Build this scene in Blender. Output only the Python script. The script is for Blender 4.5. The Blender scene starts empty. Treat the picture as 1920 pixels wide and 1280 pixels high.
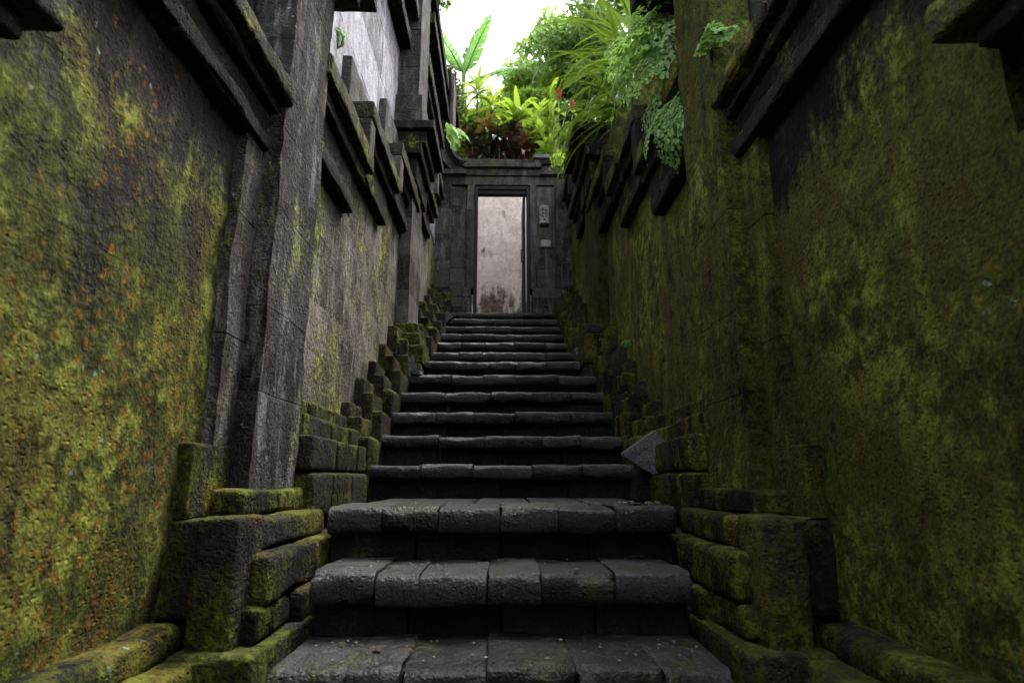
import bpy, math, random
import numpy as np
from mathutils import Matrix, Vector, Euler

random.seed(7)
R = math.radians
C = bpy.context.scene.collection
SC = bpy.context.scene

# ------------------------------------------------------------------ camera
EYE = 0.976
cam_data = bpy.data.cameras.new('camera')
cam = bpy.data.objects.new('camera', cam_data)
C.objects.link(cam)
cam_data.sensor_width = 36.0
cam_data.lens = 20.625
cam_data.clip_start = 0.02
cam_data.clip_end = 500
cam.location = (0, 0, EYE)
PITCH = math.atan(260 / 1100.0)
cam.rotation_euler = (math.pi / 2 + PITCH, 0, -math.atan(18 * math.cos(PITCH) / 1100.0))
cam_data.dof.use_dof = True
cam_data.dof.focus_distance = 4.2
cam_data.dof.aperture_fstop = 3.5
SC.camera = cam

# ------------------------------------------------------------------ sky, sun, exposure
SUN_EL, SUN_AZ = R(65), R(46)      # azimuth clockwise from +Y (depth): sun high over the right bank
W = bpy.data.worlds.new('World')
SC.world = W
W.use_nodes = True
wn = W.node_tree
bg = wn.nodes['Background']
sky = wn.nodes.new('ShaderNodeTexSky')
sky.sky_type = 'NISHITA'
sky.sun_disc = False
sky.sun_elevation = SUN_EL
sky.sun_rotation = SUN_AZ
sky.dust_density = 3.0
hs = wn.nodes.new('ShaderNodeHueSaturation')
hs.inputs['Saturation'].default_value = 0.30      # thin bright cloud
wn.links.new(sky.outputs[0], hs.inputs['Color'])
wn.links.new(hs.outputs[0], bg.inputs['Color'])
bg.inputs['Strength'].default_value = 0.15
sun_d = bpy.data.lights.new('sun', 'SUN')
sun = bpy.data.objects.new('sun', sun_d)
C.objects.link(sun)
sun_d.energy = 1.5
sun_d.angle = R(25)
sun_d.color = (1.0, 0.96, 0.90)
sd = Vector((math.sin(SUN_AZ) * math.cos(SUN_EL), math.cos(SUN_AZ) * math.cos(SUN_EL), math.sin(SUN_EL)))
sun.rotation_euler = sd.to_track_quat('Z', 'Y').to_euler()
sun.location = sd * 30

SC.view_settings.view_transform = 'Standard'
SC.view_settings.look = 'None'
SC.view_settings.exposure = 2.4
SC.view_settings.gamma = 1.0
SC.view_settings.use_curve_mapping = False
SC.render.engine = 'CYCLES'
SC.cycles.use_denoising = True
SC.cycles.use_adaptive_sampling = True
SC.cycles.adaptive_threshold = 0.03
SC.cycles.adaptive_min_samples = 12
SC.cycles.max_bounces = 5
SC.cycles.diffuse_bounces = 2
SC.cycles.transparent_max_bounces = 8
SC.cycles.caustics_reflective = False
SC.cycles.caustics_refractive = False

# ------------------------------------------------------------------ node helpers
class NB:
    def __init__(self, name):
        self.m = bpy.data.materials.new(name)
        self.m.use_nodes = True
        self.t = self.m.node_tree
        self.b = self.t.nodes['Principled BSDF']
        self.out = self.t.nodes['Material Output']
    def n(self, typ, **kw):
        nd = self.t.nodes.new(typ)
        for k, v in kw.items():
            setattr(nd, k, v)
        return nd
    def put(self, sock, v):
        if hasattr(v, 'is_output'):
            self.t.links.new(v, sock)
        elif isinstance(v, (tuple, list)) and len(v) == 3 and sock.type == 'RGBA':
            sock.default_value = (*v, 1)
        else:
            sock.default_value = v
    def math(self, op, a, b=0.0, clamp=False):
        nd = self.n('ShaderNodeMath', operation=op, use_clamp=clamp)
        self.put(nd.inputs[0], a); self.put(nd.inputs[1], b)
        return nd.outputs[0]
    def mix(self, f, a, b, mode='MIX'):
        nd = self.n('ShaderNodeMix', data_type='RGBA', blend_type=mode, clamp_factor=True)
        self.put(nd.inputs[0], f); self.put(nd.inputs[6], a); self.put(nd.inputs[7], b)
        return nd.outputs[2]
    def step(self, v, lo, hi):
        nd = self.n('ShaderNodeMapRange', interpolation_type='SMOOTHSTEP', clamp=True)
        self.put(nd.inputs[0], v); nd.inputs[1].default_value = lo; nd.inputs[2].default_value = hi
        return nd.outputs[0]
    def noise(self, vec, scale, detail=3.0, rough=0.55, dist=0.0):
        nd = self.n('ShaderNodeTexNoise')
        self.put(nd.inputs['Vector'], vec)
        nd.inputs['Scale'].default_value = scale
        nd.inputs['Detail'].default_value = detail
        nd.inputs['Roughness'].default_value = rough
        nd.inputs['Distortion'].default_value = dist
        return nd.outputs[0]
    def voro(self, vec, scale, feature='F1'):
        nd = self.n('ShaderNodeTexVoronoi', feature=feature)
        self.put(nd.inputs['Vector'], vec)
        nd.inputs['Scale'].default_value = scale
        return nd.outputs['Distance']
    def scaled(self, vec, s, off=(0, 0, 0)):
        nd = self.n('ShaderNodeMapping')
        self.put(nd.inputs[0], vec)
        nd.inputs['Location'].default_value = off
        nd.inputs['Scale'].default_value = s
        return nd.outputs[0]
    def bump(self, h, strength, dist, normal=None):
        nd = self.n('ShaderNodeBump')
        nd.inputs['Strength'].default_value = strength
        nd.inputs['Distance'].default_value = dist
        self.put(nd.inputs['Height'], h)
        if normal is not None:
            self.put(nd.inputs['Normal'], normal)
        return nd.outputs[0]

def stone_mat(name, dark, mid, pale, streak=0.3, moss=0.5, moss_top=0.15, moss_cols=None, orange=0.0, lichen=0.3,
              rough=0.88, off=0.0, moss_scale=1.5, pits=0.6, tint=0.25, bump=1.0, fade=None, spec=0.07, damp=None, gain=0.62):
    """weathered volcanic stone: moss 0..1 is the covered share, streak the strength of pale run-off lines"""
    g_ = lambda c: tuple(x * gain for x in c)
    dark, mid, pale = g_(dark), g_(mid), g_(pale)
    k = NB(name)
    geo = k.n('ShaderNodeNewGeometry')
    pos = k.scaled(geo.outputs['Position'], (1, 1, 1), (off, off * 1.7, off * 0.6))
    nrm = geo.outputs['Normal']
    sep = k.n('ShaderNodeSeparateXYZ'); k.put(sep.inputs[0], nrm)
    up = sep.outputs[2]
    oi = k.n('ShaderNodeObjectInfo').outputs['Random']
    big = k.noise(pos, moss_scale, 3, 0.55, 0.4)
    mid_n = k.noise(pos, 7.0, 3, 0.6)
    fine = k.noise(pos, 38.0, 3, 0.65)
    grain = k.noise(pos, 105.0, 2, 0.65)
    run = k.noise(k.scaled(pos, (5.5, 5.5, 0.9)), 1.6, 4, 0.62, 0.5)
    run2 = k.noise(k.scaled(pos, (17, 17, 4.0)), 1.0, 3, 0.65, 0.3)
    # stone
    a = k.math('ADD', k.math('MULTIPLY', mid_n, 0.6), k.math('MULTIPLY', fine, 0.5))
    a = k.math('ADD', a, k.math('MULTIPLY', k.math('SUBTRACT', oi, 0.5), tint))
    base = k.mix(k.step(a, 0.34, 0.78), dark, mid)
    st = k.math('ADD', k.math('MULTIPLY', run, 0.7), k.math('MULTIPLY', run2, 0.38))
    base = k.mix(k.math('MULTIPLY', k.step(st, 0.52, 0.78), streak), base, pale)
    base = k.mix(k.math('MULTIPLY', k.step(st, 0.50, 0.36), streak * 0.7), base, dark)
    # grey green crust lichen
    deep = k.noise(pos, 13.0, 3, 0.7)
    lc = deep
    base = k.mix(k.math('MULTIPLY', k.step(lc, 0.62, 0.72), lichen * 0.55), base, (pale[0] * 0.8, pale[1] * 0.95, pale[2] * 0.85))
    pg = k.noise(pos, 3.6, 2, 0.5)
    # moss
    mc = moss_cols or ((0.018, 0.022, 0.006), (0.070, 0.078, 0.012), (0.155, 0.165, 0.022))
    mc = [g_(c) for c in mc]
    mv = k.math('ADD', k.math('MULTIPLY', big, 0.75), k.math('MULTIPLY', mid_n, 0.32))
    mv = k.math('ADD', mv, k.math('MULTIPLY', fine, 0.30))
    mv = k.math('ADD', mv, k.math('MULTIPLY', k.math('MAXIMUM', up, 0.0), moss_top))
    mv = k.math('ADD', mv, k.math('MULTIPLY', k.math('SUBTRACT', run, 0.5), 0.7))
    if fade:                         # the drip-free strip under an overhang stays bare: (height, width)
        sp = k.n('ShaderNodeSeparateXYZ'); k.put(sp.inputs[0], geo.outputs['Position'])
        mv = k.math('SUBTRACT', mv, k.math('MULTIPLY', k.step(sp.outputs[2], fade[0], fade[1]), 0.42))
    if damp:                         # rising damp darkens the foot of the wall: (upper z, lower z, amount)
        sq = k.n('ShaderNodeSeparateXYZ'); k.put(sq.inputs[0], geo.outputs['Position'])
        mv = k.math('ADD', mv, k.math('MULTIPLY', k.step(sq.outputs[2], damp[0], damp[1]), damp[2]))
    th = 0.98 - 0.62 * moss
    mask = k.step(mv, th - 0.09, th + 0.12)
    md = k.math('ADD', k.math('MULTIPLY', deep, 0.5), k.math('MULTIPLY', fine, 0.28))
    md = k.math('ADD', md, k.math('MULTIPLY', pg, 0.32))
    mcol = k.mix(k.step(md, 0.36, 0.58), mc[0], mc[1])
    mcol = k.mix(k.math('MULTIPLY', k.step(md, 0.50, 0.64), k.step(k.math('ADD', k.math('MULTIPLY', big, 0.6), k.math('MULTIPLY', run, 0.4)), 0.46, 0.58)), mcol, mc[2])
    mcol = k.mix(k.math('MULTIPLY', k.step(pg, 0.5, 0.66), 0.55), mcol, g_((0.075, 0.045, 0.014)))
    col = k.mix(k.math('MULTIPLY', mask, 0.94 if moss > 0 else 0.0), base, mcol)
    om = None
    if orange > 0:
        ob = k.noise(pos, 1.3, 2, 0.5)
        spz = k.n('ShaderNodeSeparateXYZ'); k.put(spz.inputs[0], geo.outputs['Position'])
        od = k.voro(k.scaled(pos, (1, 1, 0.8), (3, 1, 2)), 27.0)
        ov = k.math('ADD', k.math('MULTIPLY', deep, 0.55), k.math('MULTIPLY', ob, 0.9))
        ov = k.math('SUBTRACT', ov, k.math('MULTIPLY', k.step(spz.outputs[2], 1.2, 2.2), 0.22))
        ov = k.math('ADD', ov, k.math('MULTIPLY', k.math('SUBTRACT', fine, 0.5), 0.5))
        om = k.math('MULTIPLY', k.step(od, 0.46, 0.24), k.step(ov, 0.86 - 0.2 * orange, 0.96 - 0.2 * orange))
        col = k.mix(k.math('MULTIPLY', om, 0.55), col, k.mix(k.step(fine, 0.4, 0.65), g_((0.12, 0.052, 0.009)), g_((0.29, 0.13, 0.018))))
    # pale mint crumbs
    cr = k.math('MULTIPLY', k.step(k.noise(pos, 27.0, 2, 0.5), 0.71, 0.75), k.step(k.noise(pos, 2.7, 1, 0.5), 0.52, 0.62))
    col = k.mix(k.math('MULTIPLY', cr, lichen), col, g_((0.30, 0.38, 0.33)))
    # pits of the porous tuff
    pv = k.voro(k.scaled(pos, (1, 1, 1.5)), 34.0)
    pit = k.math('MULTIPLY', k.step(pv, 0.30, 0.10), k.step(pg, 0.46, 0.60))
    col = k.mix(0.6, col, k.mix(k.step(grain, 0.32, 0.68), (0.36, 0.36, 0.36), (1.4, 1.4, 1.4)), 'MULTIPLY')
    k.put(k.b.inputs['Base Color'], col)
    k.put(k.b.inputs['Roughness'], k.math('ADD', rough - 0.08, k.math('MULTIPLY', fine, 0.18)))
    k.b.inputs['Specular IOR Level'].default_value = spec
    h = k.math('ADD', k.math('MULTIPLY', fine, 0.55), k.math('MULTIPLY', grain, 0.22))
    h = k.math('ADD', h, k.math('MULTIPLY', mid_n, 0.6))
    h = k.math('ADD', h, k.math('MULTIPLY', deep, 0.45))
    h = k.math('ADD', h, k.math('MULTIPLY', mask, 0.30))
    h = k.math('SUBTRACT', h, k.math('MULTIPLY', pit, pits))
    k.put(k.b.inputs['Normal'], k.bump(h, 0.85 * bump, 0.022))
    return k.m

def leaf_mat(name, c1, c2, edge=None, trans=0.35, rough=0.45, var=0.3):
    k = NB(name)
    geo = k.n('ShaderNodeNewGeometry')
    oi = k.n('ShaderNodeObjectInfo').outputs['Random']
    nz = k.noise(geo.outputs['Position'], 6.0, 3, 0.6)
    isl = geo.outputs['Random Per Island']
    f = k.math('ADD', k.math('MULTIPLY', nz, 0.7), k.math('MULTIPLY', k.math('SUBTRACT', isl, 0.5), 0.8))
    f = k.math('ADD', f, k.math('MULTIPLY', k.math('SUBTRACT', oi, 0.5), var))
    col = k.mix(k.step(f, 0.1, 0.65), c1, c2)
    if edge:
        col = k.mix(k.step(k.math('ADD', k.math('MULTIPLY', oi, 0.6), k.math('MULTIPLY', nz, 0.6)), 0.55, 0.8), col, edge)
    k.put(k.b.inputs['Base Color'], col)
    k.b.inputs['Roughness'].default_value = rough
    tr = k.n('ShaderNodeBsdfTranslucent')
    k.put(tr.inputs[0], k.mix(0.5, col, (min(1, c2[0] * 1.6), min(1, c2[1] * 1.6), c2[2])))
    mx = k.n('ShaderNodeMixShader')
    mx.inputs[0].default_value = trans
    k.t.links.new(k.b.outputs[0], mx.inputs[1]); k.t.links.new(tr.outputs[0], mx.inputs[2])
    k.t.links.new(mx.outputs[0], k.out.inputs[0])
    return k.m

def plain_mat(name, c1, c2, scale=8.0, rough=0.7, bump=0.3, stretch=(1, 1, 1)):
    k = NB(name)
    p = k.scaled(k.n('ShaderNodeNewGeometry').outputs['Position'], stretch)
    nz = k.noise(p, scale, 4, 0.6)
    fz = k.noise(p, scale * 9, 3, 0.6)
    k.put(k.b.inputs['Base Color'], k.mix(k.step(k.math('ADD', k.math('MULTIPLY', nz, .7), k.math('MULTIPLY', fz, .35)), 0.35, 0.72), c1, c2))
    k.b.inputs['Roughness'].default_value = rough
    k.b.inputs['Specular IOR Level'].default_value = 0.12
    k.put(k.b.inputs['Normal'], k.bump(k.math('ADD', nz, k.math('MULTIPLY', fz, .5)), bump, 0.01))
    return k.m

MOSS_L = ((0.016, 0.017, 0.005), (0.068, 0.074, 0.017), (0.235, 0.262, 0.042))
MOSS_R = ((0.016, 0.019, 0.005), (0.078, 0.092, 0.018), (0.215, 0.252, 0.042))
M = {}
M['near_left'] = stone_mat('mossy_stone_orange', (0.013, 0.011, 0.010), (0.042, 0.034, 0.031), (0.12, 0.11, 0.11), streak=0.3, moss=0.67,
                           moss_cols=MOSS_L, orange=1.0, lichen=0.6, bump=.7, gain=.61, off=2.0, fade=(1.75, 2.35))
M['near_right'] = stone_mat('mossy_stone_olive', (0.012, 0.010, 0.009), (0.037, 0.031, 0.027), (0.10, 0.09, 0.088), streak=0.25, moss=0.86,
                            moss_cols=MOSS_R, orange=0.08, lichen=0.5, bump=.7, gain=.70, off=11.0, fade=(1.85, 2.4))
M['pilaster_left'] = stone_mat('grey_streaked_stone', (0.018, 0.016, 0.015), (0.072, 0.064, 0.059), (0.31, 0.29, 0.31), streak=0.65, moss=0.34,
                               moss_cols=MOSS_L, orange=0.0, lichen=0.6, gain=0.85, off=5.0)
M['pilaster_right'] = stone_mat('olive_pilaster_stone', (0.012, 0.011, 0.011), (0.036, 0.032, 0.028), (0.11, 0.105, 0.10), streak=0.4, moss=0.74,
                                moss_cols=MOSS_R, orange=0.22, lichen=0.4, gain=.64, off=8.0)
M['bay_left'] = stone_mat('grey_tan_stone', (0.032, 0.028, 0.024), (0.135, 0.122, 0.100), (0.38, 0.355, 0.36), streak=0.65, moss=0.36,
                          moss_cols=MOSS_L, orange=0.0, lichen=0.35, gain=1.15, off=14.0)
M['bay_right'] = stone_mat('olive_streaked_stone', (0.018, 0.017, 0.014), (0.056, 0.050, 0.038), (0.15, 0.14, 0.115), streak=0.4, moss=0.74,
                           moss_cols=MOSS_R, orange=0.0, lichen=0.2, gain=1.0, off=17.0)
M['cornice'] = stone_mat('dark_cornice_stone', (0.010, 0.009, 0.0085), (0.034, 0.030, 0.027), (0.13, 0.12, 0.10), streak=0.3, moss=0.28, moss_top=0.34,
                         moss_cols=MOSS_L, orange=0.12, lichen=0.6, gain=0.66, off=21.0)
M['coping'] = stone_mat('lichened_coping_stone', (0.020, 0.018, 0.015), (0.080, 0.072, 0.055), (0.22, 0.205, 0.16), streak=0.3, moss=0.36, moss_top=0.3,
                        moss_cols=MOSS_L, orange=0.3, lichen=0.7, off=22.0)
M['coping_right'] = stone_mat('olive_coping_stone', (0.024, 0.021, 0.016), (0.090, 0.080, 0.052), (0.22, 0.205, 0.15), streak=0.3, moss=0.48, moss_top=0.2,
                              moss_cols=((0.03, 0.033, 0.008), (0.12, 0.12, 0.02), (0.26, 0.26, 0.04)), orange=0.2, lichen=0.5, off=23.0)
M['plinth_left'] = stone_mat('mossy_plinth_stone', (0.011, 0.010, 0.009), (0.042, 0.038, 0.033), (0.12, 0.112, 0.10), streak=0.3, moss=0.49, moss_top=0.10,
                             moss_cols=((0.016, 0.018, 0.005), (0.050, 0.055, 0.011), (0.135, 0.155, 0.022)), orange=0.0, lichen=0.4, gain=.75, off=24.0, moss_scale=3.0, tint=0.4)
M['plinth_right'] = stone_mat('mossy_plinth_stone_dark', (0.011, 0.010, 0.009), (0.042, 0.038, 0.032), (0.12, 0.112, 0.10), streak=0.3, moss=0.50, moss_top=0.08,
                              moss_cols=((0.014, 0.016, 0.004), (0.046, 0.052, 0.010), (0.120, 0.138, 0.020)), orange=0.0, lichen=0.35, gain=.95, off=28.0, moss_scale=3.0, tint=0.4)
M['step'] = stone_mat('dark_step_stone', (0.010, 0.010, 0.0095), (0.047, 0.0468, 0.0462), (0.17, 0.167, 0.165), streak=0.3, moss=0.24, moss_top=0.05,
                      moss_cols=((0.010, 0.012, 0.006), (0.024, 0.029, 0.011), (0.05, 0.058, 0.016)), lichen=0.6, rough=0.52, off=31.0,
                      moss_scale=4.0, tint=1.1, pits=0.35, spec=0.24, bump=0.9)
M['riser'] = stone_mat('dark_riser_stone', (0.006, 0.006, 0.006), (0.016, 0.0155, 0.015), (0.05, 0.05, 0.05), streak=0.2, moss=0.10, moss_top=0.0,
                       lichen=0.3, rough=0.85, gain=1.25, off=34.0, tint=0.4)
M['upper'] = stone_mat('pale_lavender_wall_stone', (0.16, 0.145, 0.16), (0.46, 0.435, 0.48), (0.76, 0.74, 0.80), streak=0.85, moss=0.08,
                       moss_cols=MOSS_L, lichen=0.2, gain=0.72, off=37.0, pits=0.3, moss_scale=1.2)
M['upper_post'] = stone_mat('weathered_post_stone', (0.034, 0.030, 0.029), (0.125, 0.110, 0.105), (0.36, 0.34, 0.36), streak=0.5, moss=0.12,
                            moss_cols=MOSS_L, lichen=0.4, gain=0.7, off=39.0)
M['gate'] = stone_mat('gateway_stone', (0.018, 0.016, 0.015), (0.088, 0.075, 0.068), (0.26, 0.235, 0.225), streak=0.55, moss=0.22, moss_top=0.3,
                      moss_cols=((0.014, 0.016, 0.006), (0.050, 0.046, 0.012), (0.10, 0.09, 0.025)), orange=0.0, lichen=0.5, gain=1.0, off=42.0)
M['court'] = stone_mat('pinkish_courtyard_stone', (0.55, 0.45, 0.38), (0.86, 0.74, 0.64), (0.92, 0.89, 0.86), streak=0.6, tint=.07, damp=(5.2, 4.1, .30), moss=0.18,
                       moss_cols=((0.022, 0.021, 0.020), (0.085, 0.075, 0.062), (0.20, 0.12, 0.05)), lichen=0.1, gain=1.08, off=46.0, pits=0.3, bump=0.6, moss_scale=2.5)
M['lantern'] = stone_mat('pale_carved_stone', (0.16, 0.15, 0.14), (0.36, 0.35, 0.33), (0.5, 0.5, 0.48), streak=0.2, moss=0.0, lichen=0.2, gain=1.2, off=50.0, pits=0.2, bump=0.5)
M['loose'] = stone_mat('freshly_broken_grey_stone', (0.060, 0.058, 0.063), (0.15, 0.145, 0.155), (0.34, 0.33, 0.35), streak=0.15, moss=0.06, lichen=0.4, gain=1.15, off=53.0)
M['pale_loose'] = stone_mat('pale_chipped_stone', (0.07, 0.07, 0.073), (0.19, 0.19, 0.20), (0.4, 0.4, 0.4), streak=0.2, moss=0.05, lichen=0.2, off=55.0)
M['wood'] = plain_mat('dark_purple_painted_wood', (0.007, 0.0055, 0.008), (0.020, 0.016, 0.023), 5.0, 0.5, 0.15, (6, 6, 0.6))
M['iron'] = plain_mat('dark_iron', (0.02, 0.02, 0.02), (0.05, 0.045, 0.04), 20.0, 0.4, 0.2)
M['soil'] = plain_mat('dark_garden_soil', (0.020, 0.015, 0.010), (0.06, 0.048, 0.030), 3.0, 0.95, 0.8)
M['bark'] = plain_mat('grey_bark', (0.04, 0.033, 0.026), (0.13, 0.11, 0.09), 10.0, 0.9, 0.8, (3, 3, .7))
M['petal_litter'] = plain_mat('pale_fallen_flakes', (0.10, 0.10, 0.095), (0.40, 0.39, 0.38), 30.0, 0.8, 0.2)
M['lf_strap'] = leaf_mat('strap_leaf', (0.016, 0.042, 0.008), (0.095, 0.155, 0.020), trans=0.32, rough=0.38)
M['lf_fern'] = leaf_mat('maidenhair_leaf', (0.10, 0.22, 0.062), (0.29, 0.46, 0.15), trans=0.35, rough=0.6)
M['lf_cordy'] = leaf_mat('dark_cordyline_leaf', (0.014, 0.020, 0.012), (0.045, 0.050, 0.020), edge=(0.13, 0.040, 0.038), trans=0.2, rough=0.28, var=0.6)
M['lf_cordy2'] = leaf_mat('variegated_cordyline_leaf', (0.030, 0.050, 0.014), (0.14, 0.14, 0.030), edge=(0.28, 0.11, 0.045), trans=0.3, rough=0.3, var=0.6)
M['lf_green'] = leaf_mat('mid_green_leaf', (0.045, 0.105, 0.020), (0.17, 0.29, 0.05), trans=0.4, rough=0.32)
M['lf_lime'] = leaf_mat('lime_leaf', (0.085, 0.185, 0.018), (0.25, 0.37, 0.045), trans=0.5, rough=0.4)
M['lf_yellow'] = leaf_mat('yellow_green_leaf', (0.10, 0.175, 0.020), (0.30, 0.39, 0.05), trans=0.5, rough=0.4)
M['lf_banana'] = leaf_mat('banana_leaf', (0.045, 0.13, 0.035), (0.13, 0.26, 0.085), trans=0.55, rough=0.35)
M['lf_tree'] = leaf_mat('tree_leaf', (0.05, 0.12, 0.04), (0.19, 0.30, 0.09), trans=0.4, rough=0.45)
M['lf_pale'] = leaf_mat('pale_tree_leaf', (0.13, 0.24, 0.09), (0.33, 0.46, 0.17), trans=0.5, rough=0.5)  # pale green of the lighter foliage
M['lf_grass'] = leaf_mat('grass_blade', (0.030, 0.085, 0.012), (0.12, 0.22, 0.030), trans=0.4, rough=0.5)
M['lf_vine'] = leaf_mat('vine_leaf', (0.022, 0.040, 0.014), (0.085, 0.110, 0.030), trans=0.3, rough=0.5)
M['red'] = leaf_mat('red_bract', (0.36, 0.010, 0.018), (0.62, 0.030, 0.045), trans=0.3, rough=0.4)

# ------------------------------------------------------------------ mesh helpers
def _hash(ix, iy, iz, seed):
    n = (ix * 374761393 + iy * 668265263 + iz * 1274126177 + seed * 974711) & 0xffffffff
    n = ((n ^ (n >> 13)) * 1274126177) & 0xffffffff
    return ((n ^ (n >> 16)) & 0xffff) / 65535.0

def vnoise(p, seed=0):
    q = np.floor(p).astype(np.int64)
    f = p - q
    f = f * f * (3 - 2 * f)
    r = np.zeros(len(p))
    for dx in (0, 1):
        for dy in (0, 1):
            for dz in (0, 1):
                w = (f[:, 0] if dx else 1 - f[:, 0]) * (f[:, 1] if dy else 1 - f[:, 1]) * (f[:, 2] if dz else 1 - f[:, 2])
                r += w * _hash(q[:, 0] + dx, q[:, 1] + dy, q[:, 2] + dz, seed)
    return r * 2 - 1

def set_props(o, label=None, cat=None, group=None, kind=None):
    if label: o['label'] = label
    if cat: o['category'] = cat
    if group: o['group'] = group
    if kind: o['kind'] = kind
    return o

def mesh_obj(name, verts, faces, mat, parent=None, loc=(0, 0, 0), smooth=True, rot=None):
    me = bpy.data.meshes.new(name)
    me.from_pydata([tuple(v) for v in verts], [], [tuple(f) for f in faces])
    me.materials.append(mat)
    if smooth:
        me.polygons.foreach_set('use_smooth', [True] * len(me.polygons))
    me.update()
    o = bpy.data.objects.new(name, me)
    C.objects.link(o)
    if parent is not None:
        o.parent = parent
        o.location = Vector(loc) - parent_loc(parent)
    else:
        o.location = loc
    if rot is not None:
        o.rotation_euler = rot
    return o

def parent_loc(p):
    v = Vector(p.location)
    while p.parent is not None:
        p = p.parent
        v = v + Vector(p.location)
    return v

def thing(name, label, cat, loc=(0, 0, 0), group=None, kind=None):
    o = bpy.data.objects.new(name, None)
    o.empty_display_size = 0.2
    C.objects.link(o)
    o.location = loc if loc[1] < 10.85 or cat == 'wall' else (loc[0], loc[1] + .4, loc[2])
    return set_props(o, label, cat, group, kind)

_seed = [0]
def stone(name, x0, x1, y0, y1, z0, z1, mat, parent, r=0.010, seg=0.07, amp=0.004, jit=0.0, ra=None, chip=0.0, ct=0.15, cont=False):
    """a worn block: rounded box with uneven faces"""
    _seed[0] += 1
    sd_ = _seed[0]
    rnd = random.Random(sd_)
    if x0 > x1: x0, x1 = x1, x0
    c = np.array([(x0 + x1) / 2, (y0 + y1) / 2, (z0 + z1) / 2])
    h = np.array([(x1 - x0) / 2, (y1 - y0) / 2, (z1 - z0) / 2])
    r = min(r, h.min() * 0.95)
    ra = np.minimum(np.array(ra if ra else (r, r, r)), h * 0.95)
    ax = []
    for i in range(3):
        ri = ra[i]
        n = max(1, int(round(2 * (h[i] - ri) / seg)))
        inner = np.linspace(-(h[i] - ri), h[i] - ri, n + 1)
        ax.append(np.concatenate([[-h[i], -h[i] + ri * 0.35], inner, [h[i] - ri * 0.35, h[i]]]))
    V, F, base = [], [], 0
    for i in range(3):
        u, v = [(1, 2), (2, 0), (0, 1)][i]
        for sgn in (-1, 1):
            A, B = np.meshgrid(ax[u], ax[v], indexing='ij')
            P = np.zeros((A.size, 3))
            P[:, u] = A.ravel(); P[:, v] = B.ravel(); P[:, i] = sgn * h[i]
            nu, nv = len(ax[u]), len(ax[v])
            V.append(P)
            I = np.arange(nu * nv).reshape(nu, nv) + base
            q = np.stack([I[:-1, :-1].ravel(), I[1:, :-1].ravel(), I[1:, 1:].ravel(), I[:-1, 1:].ravel()], 1)
            if sgn < 0: q = q[:, ::-1]
            F.append(q); base += nu * nv
    V = np.concatenate(V); F = np.concatenate(F)
    # weld by rounded key
    key = np.round(V * 1e5).astype(np.int64)
    _, idx, inv = np.unique(key, axis=0, return_index=True, return_inverse=True)
    inv = inv.reshape(-1)
    V = V[idx]; F = inv[F]
    Vs, hsx = V / ra, h / ra
    inn = np.clip(Vs, -(hsx - 1), hsx - 1)
    d = Vs - inn
    nrm = d / np.maximum(np.linalg.norm(d, axis=1, keepdims=True), 1e-9)
    V = (inn + nrm) * ra
    nrm = nrm / ra
    nrm = nrm / np.maximum(np.linalg.norm(nrm, axis=1, keepdims=True), 1e-9)
    Wp = V + c
    ns = 1 if cont else sd_
    dis = vnoise(Wp * 5.0 + ns * 3.1, ns) * 0.9 + vnoise(Wp * 14.0, ns + 5) * 0.6 + vnoise(Wp * 34.0, ns + 9) * 0.35
    dis = dis * amp
    if cont:                          # neighbours bulge together, so their joint stays closed
        V[:, 0] += dis; V[:, 1] += 0.6 * dis
        dis = dis * 0
    if chip > 0:
        corner = (np.abs(d) > 1e-6).sum(1) >= 2
        ch = np.maximum(0, vnoise(Wp * (17.0 if cont else 9.0), sd_ + 17) - ct) * chip
        dis = dis - np.where(corner, ch, 0)
    V = V + nrm * dis[:, None]
    if cont:                          # joints wander a little, the same way for both neighbours
        for q, f_ in ((0, 5.3), (1, 3.1), (2, 7.7)):
            V[:, q] += 0.006 * vnoise(Wp * np.array([2.2, 3.2, 3.2]) + f_, 40 + q) + 0.003 * vnoise(Wp * 11.0 + f_, 50 + q)
    o = mesh_obj(name, V, F.tolist(), mat, parent, tuple(c))
    # area weighted normals keep the faces flat up to their worn edges
    fn = np.cross(V[F[:, 2]] - V[F[:, 0]], V[F[:, 3]] - V[F[:, 1]])
    vn_ = np.zeros_like(V)
    for q in range(4):
        np.add.at(vn_, F[:, q], fn)
    vn_ /= np.maximum(np.linalg.norm(vn_, axis=1, keepdims=True), 1e-12)
    o.data.normals_split_custom_set_from_vertices(vn_.tolist())
    if jit:
        o.rotation_euler = (rnd.uniform(-jit, jit) * .6, rnd.uniform(-jit, jit) * .6, rnd.uniform(-jit, jit))
    return o

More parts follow.
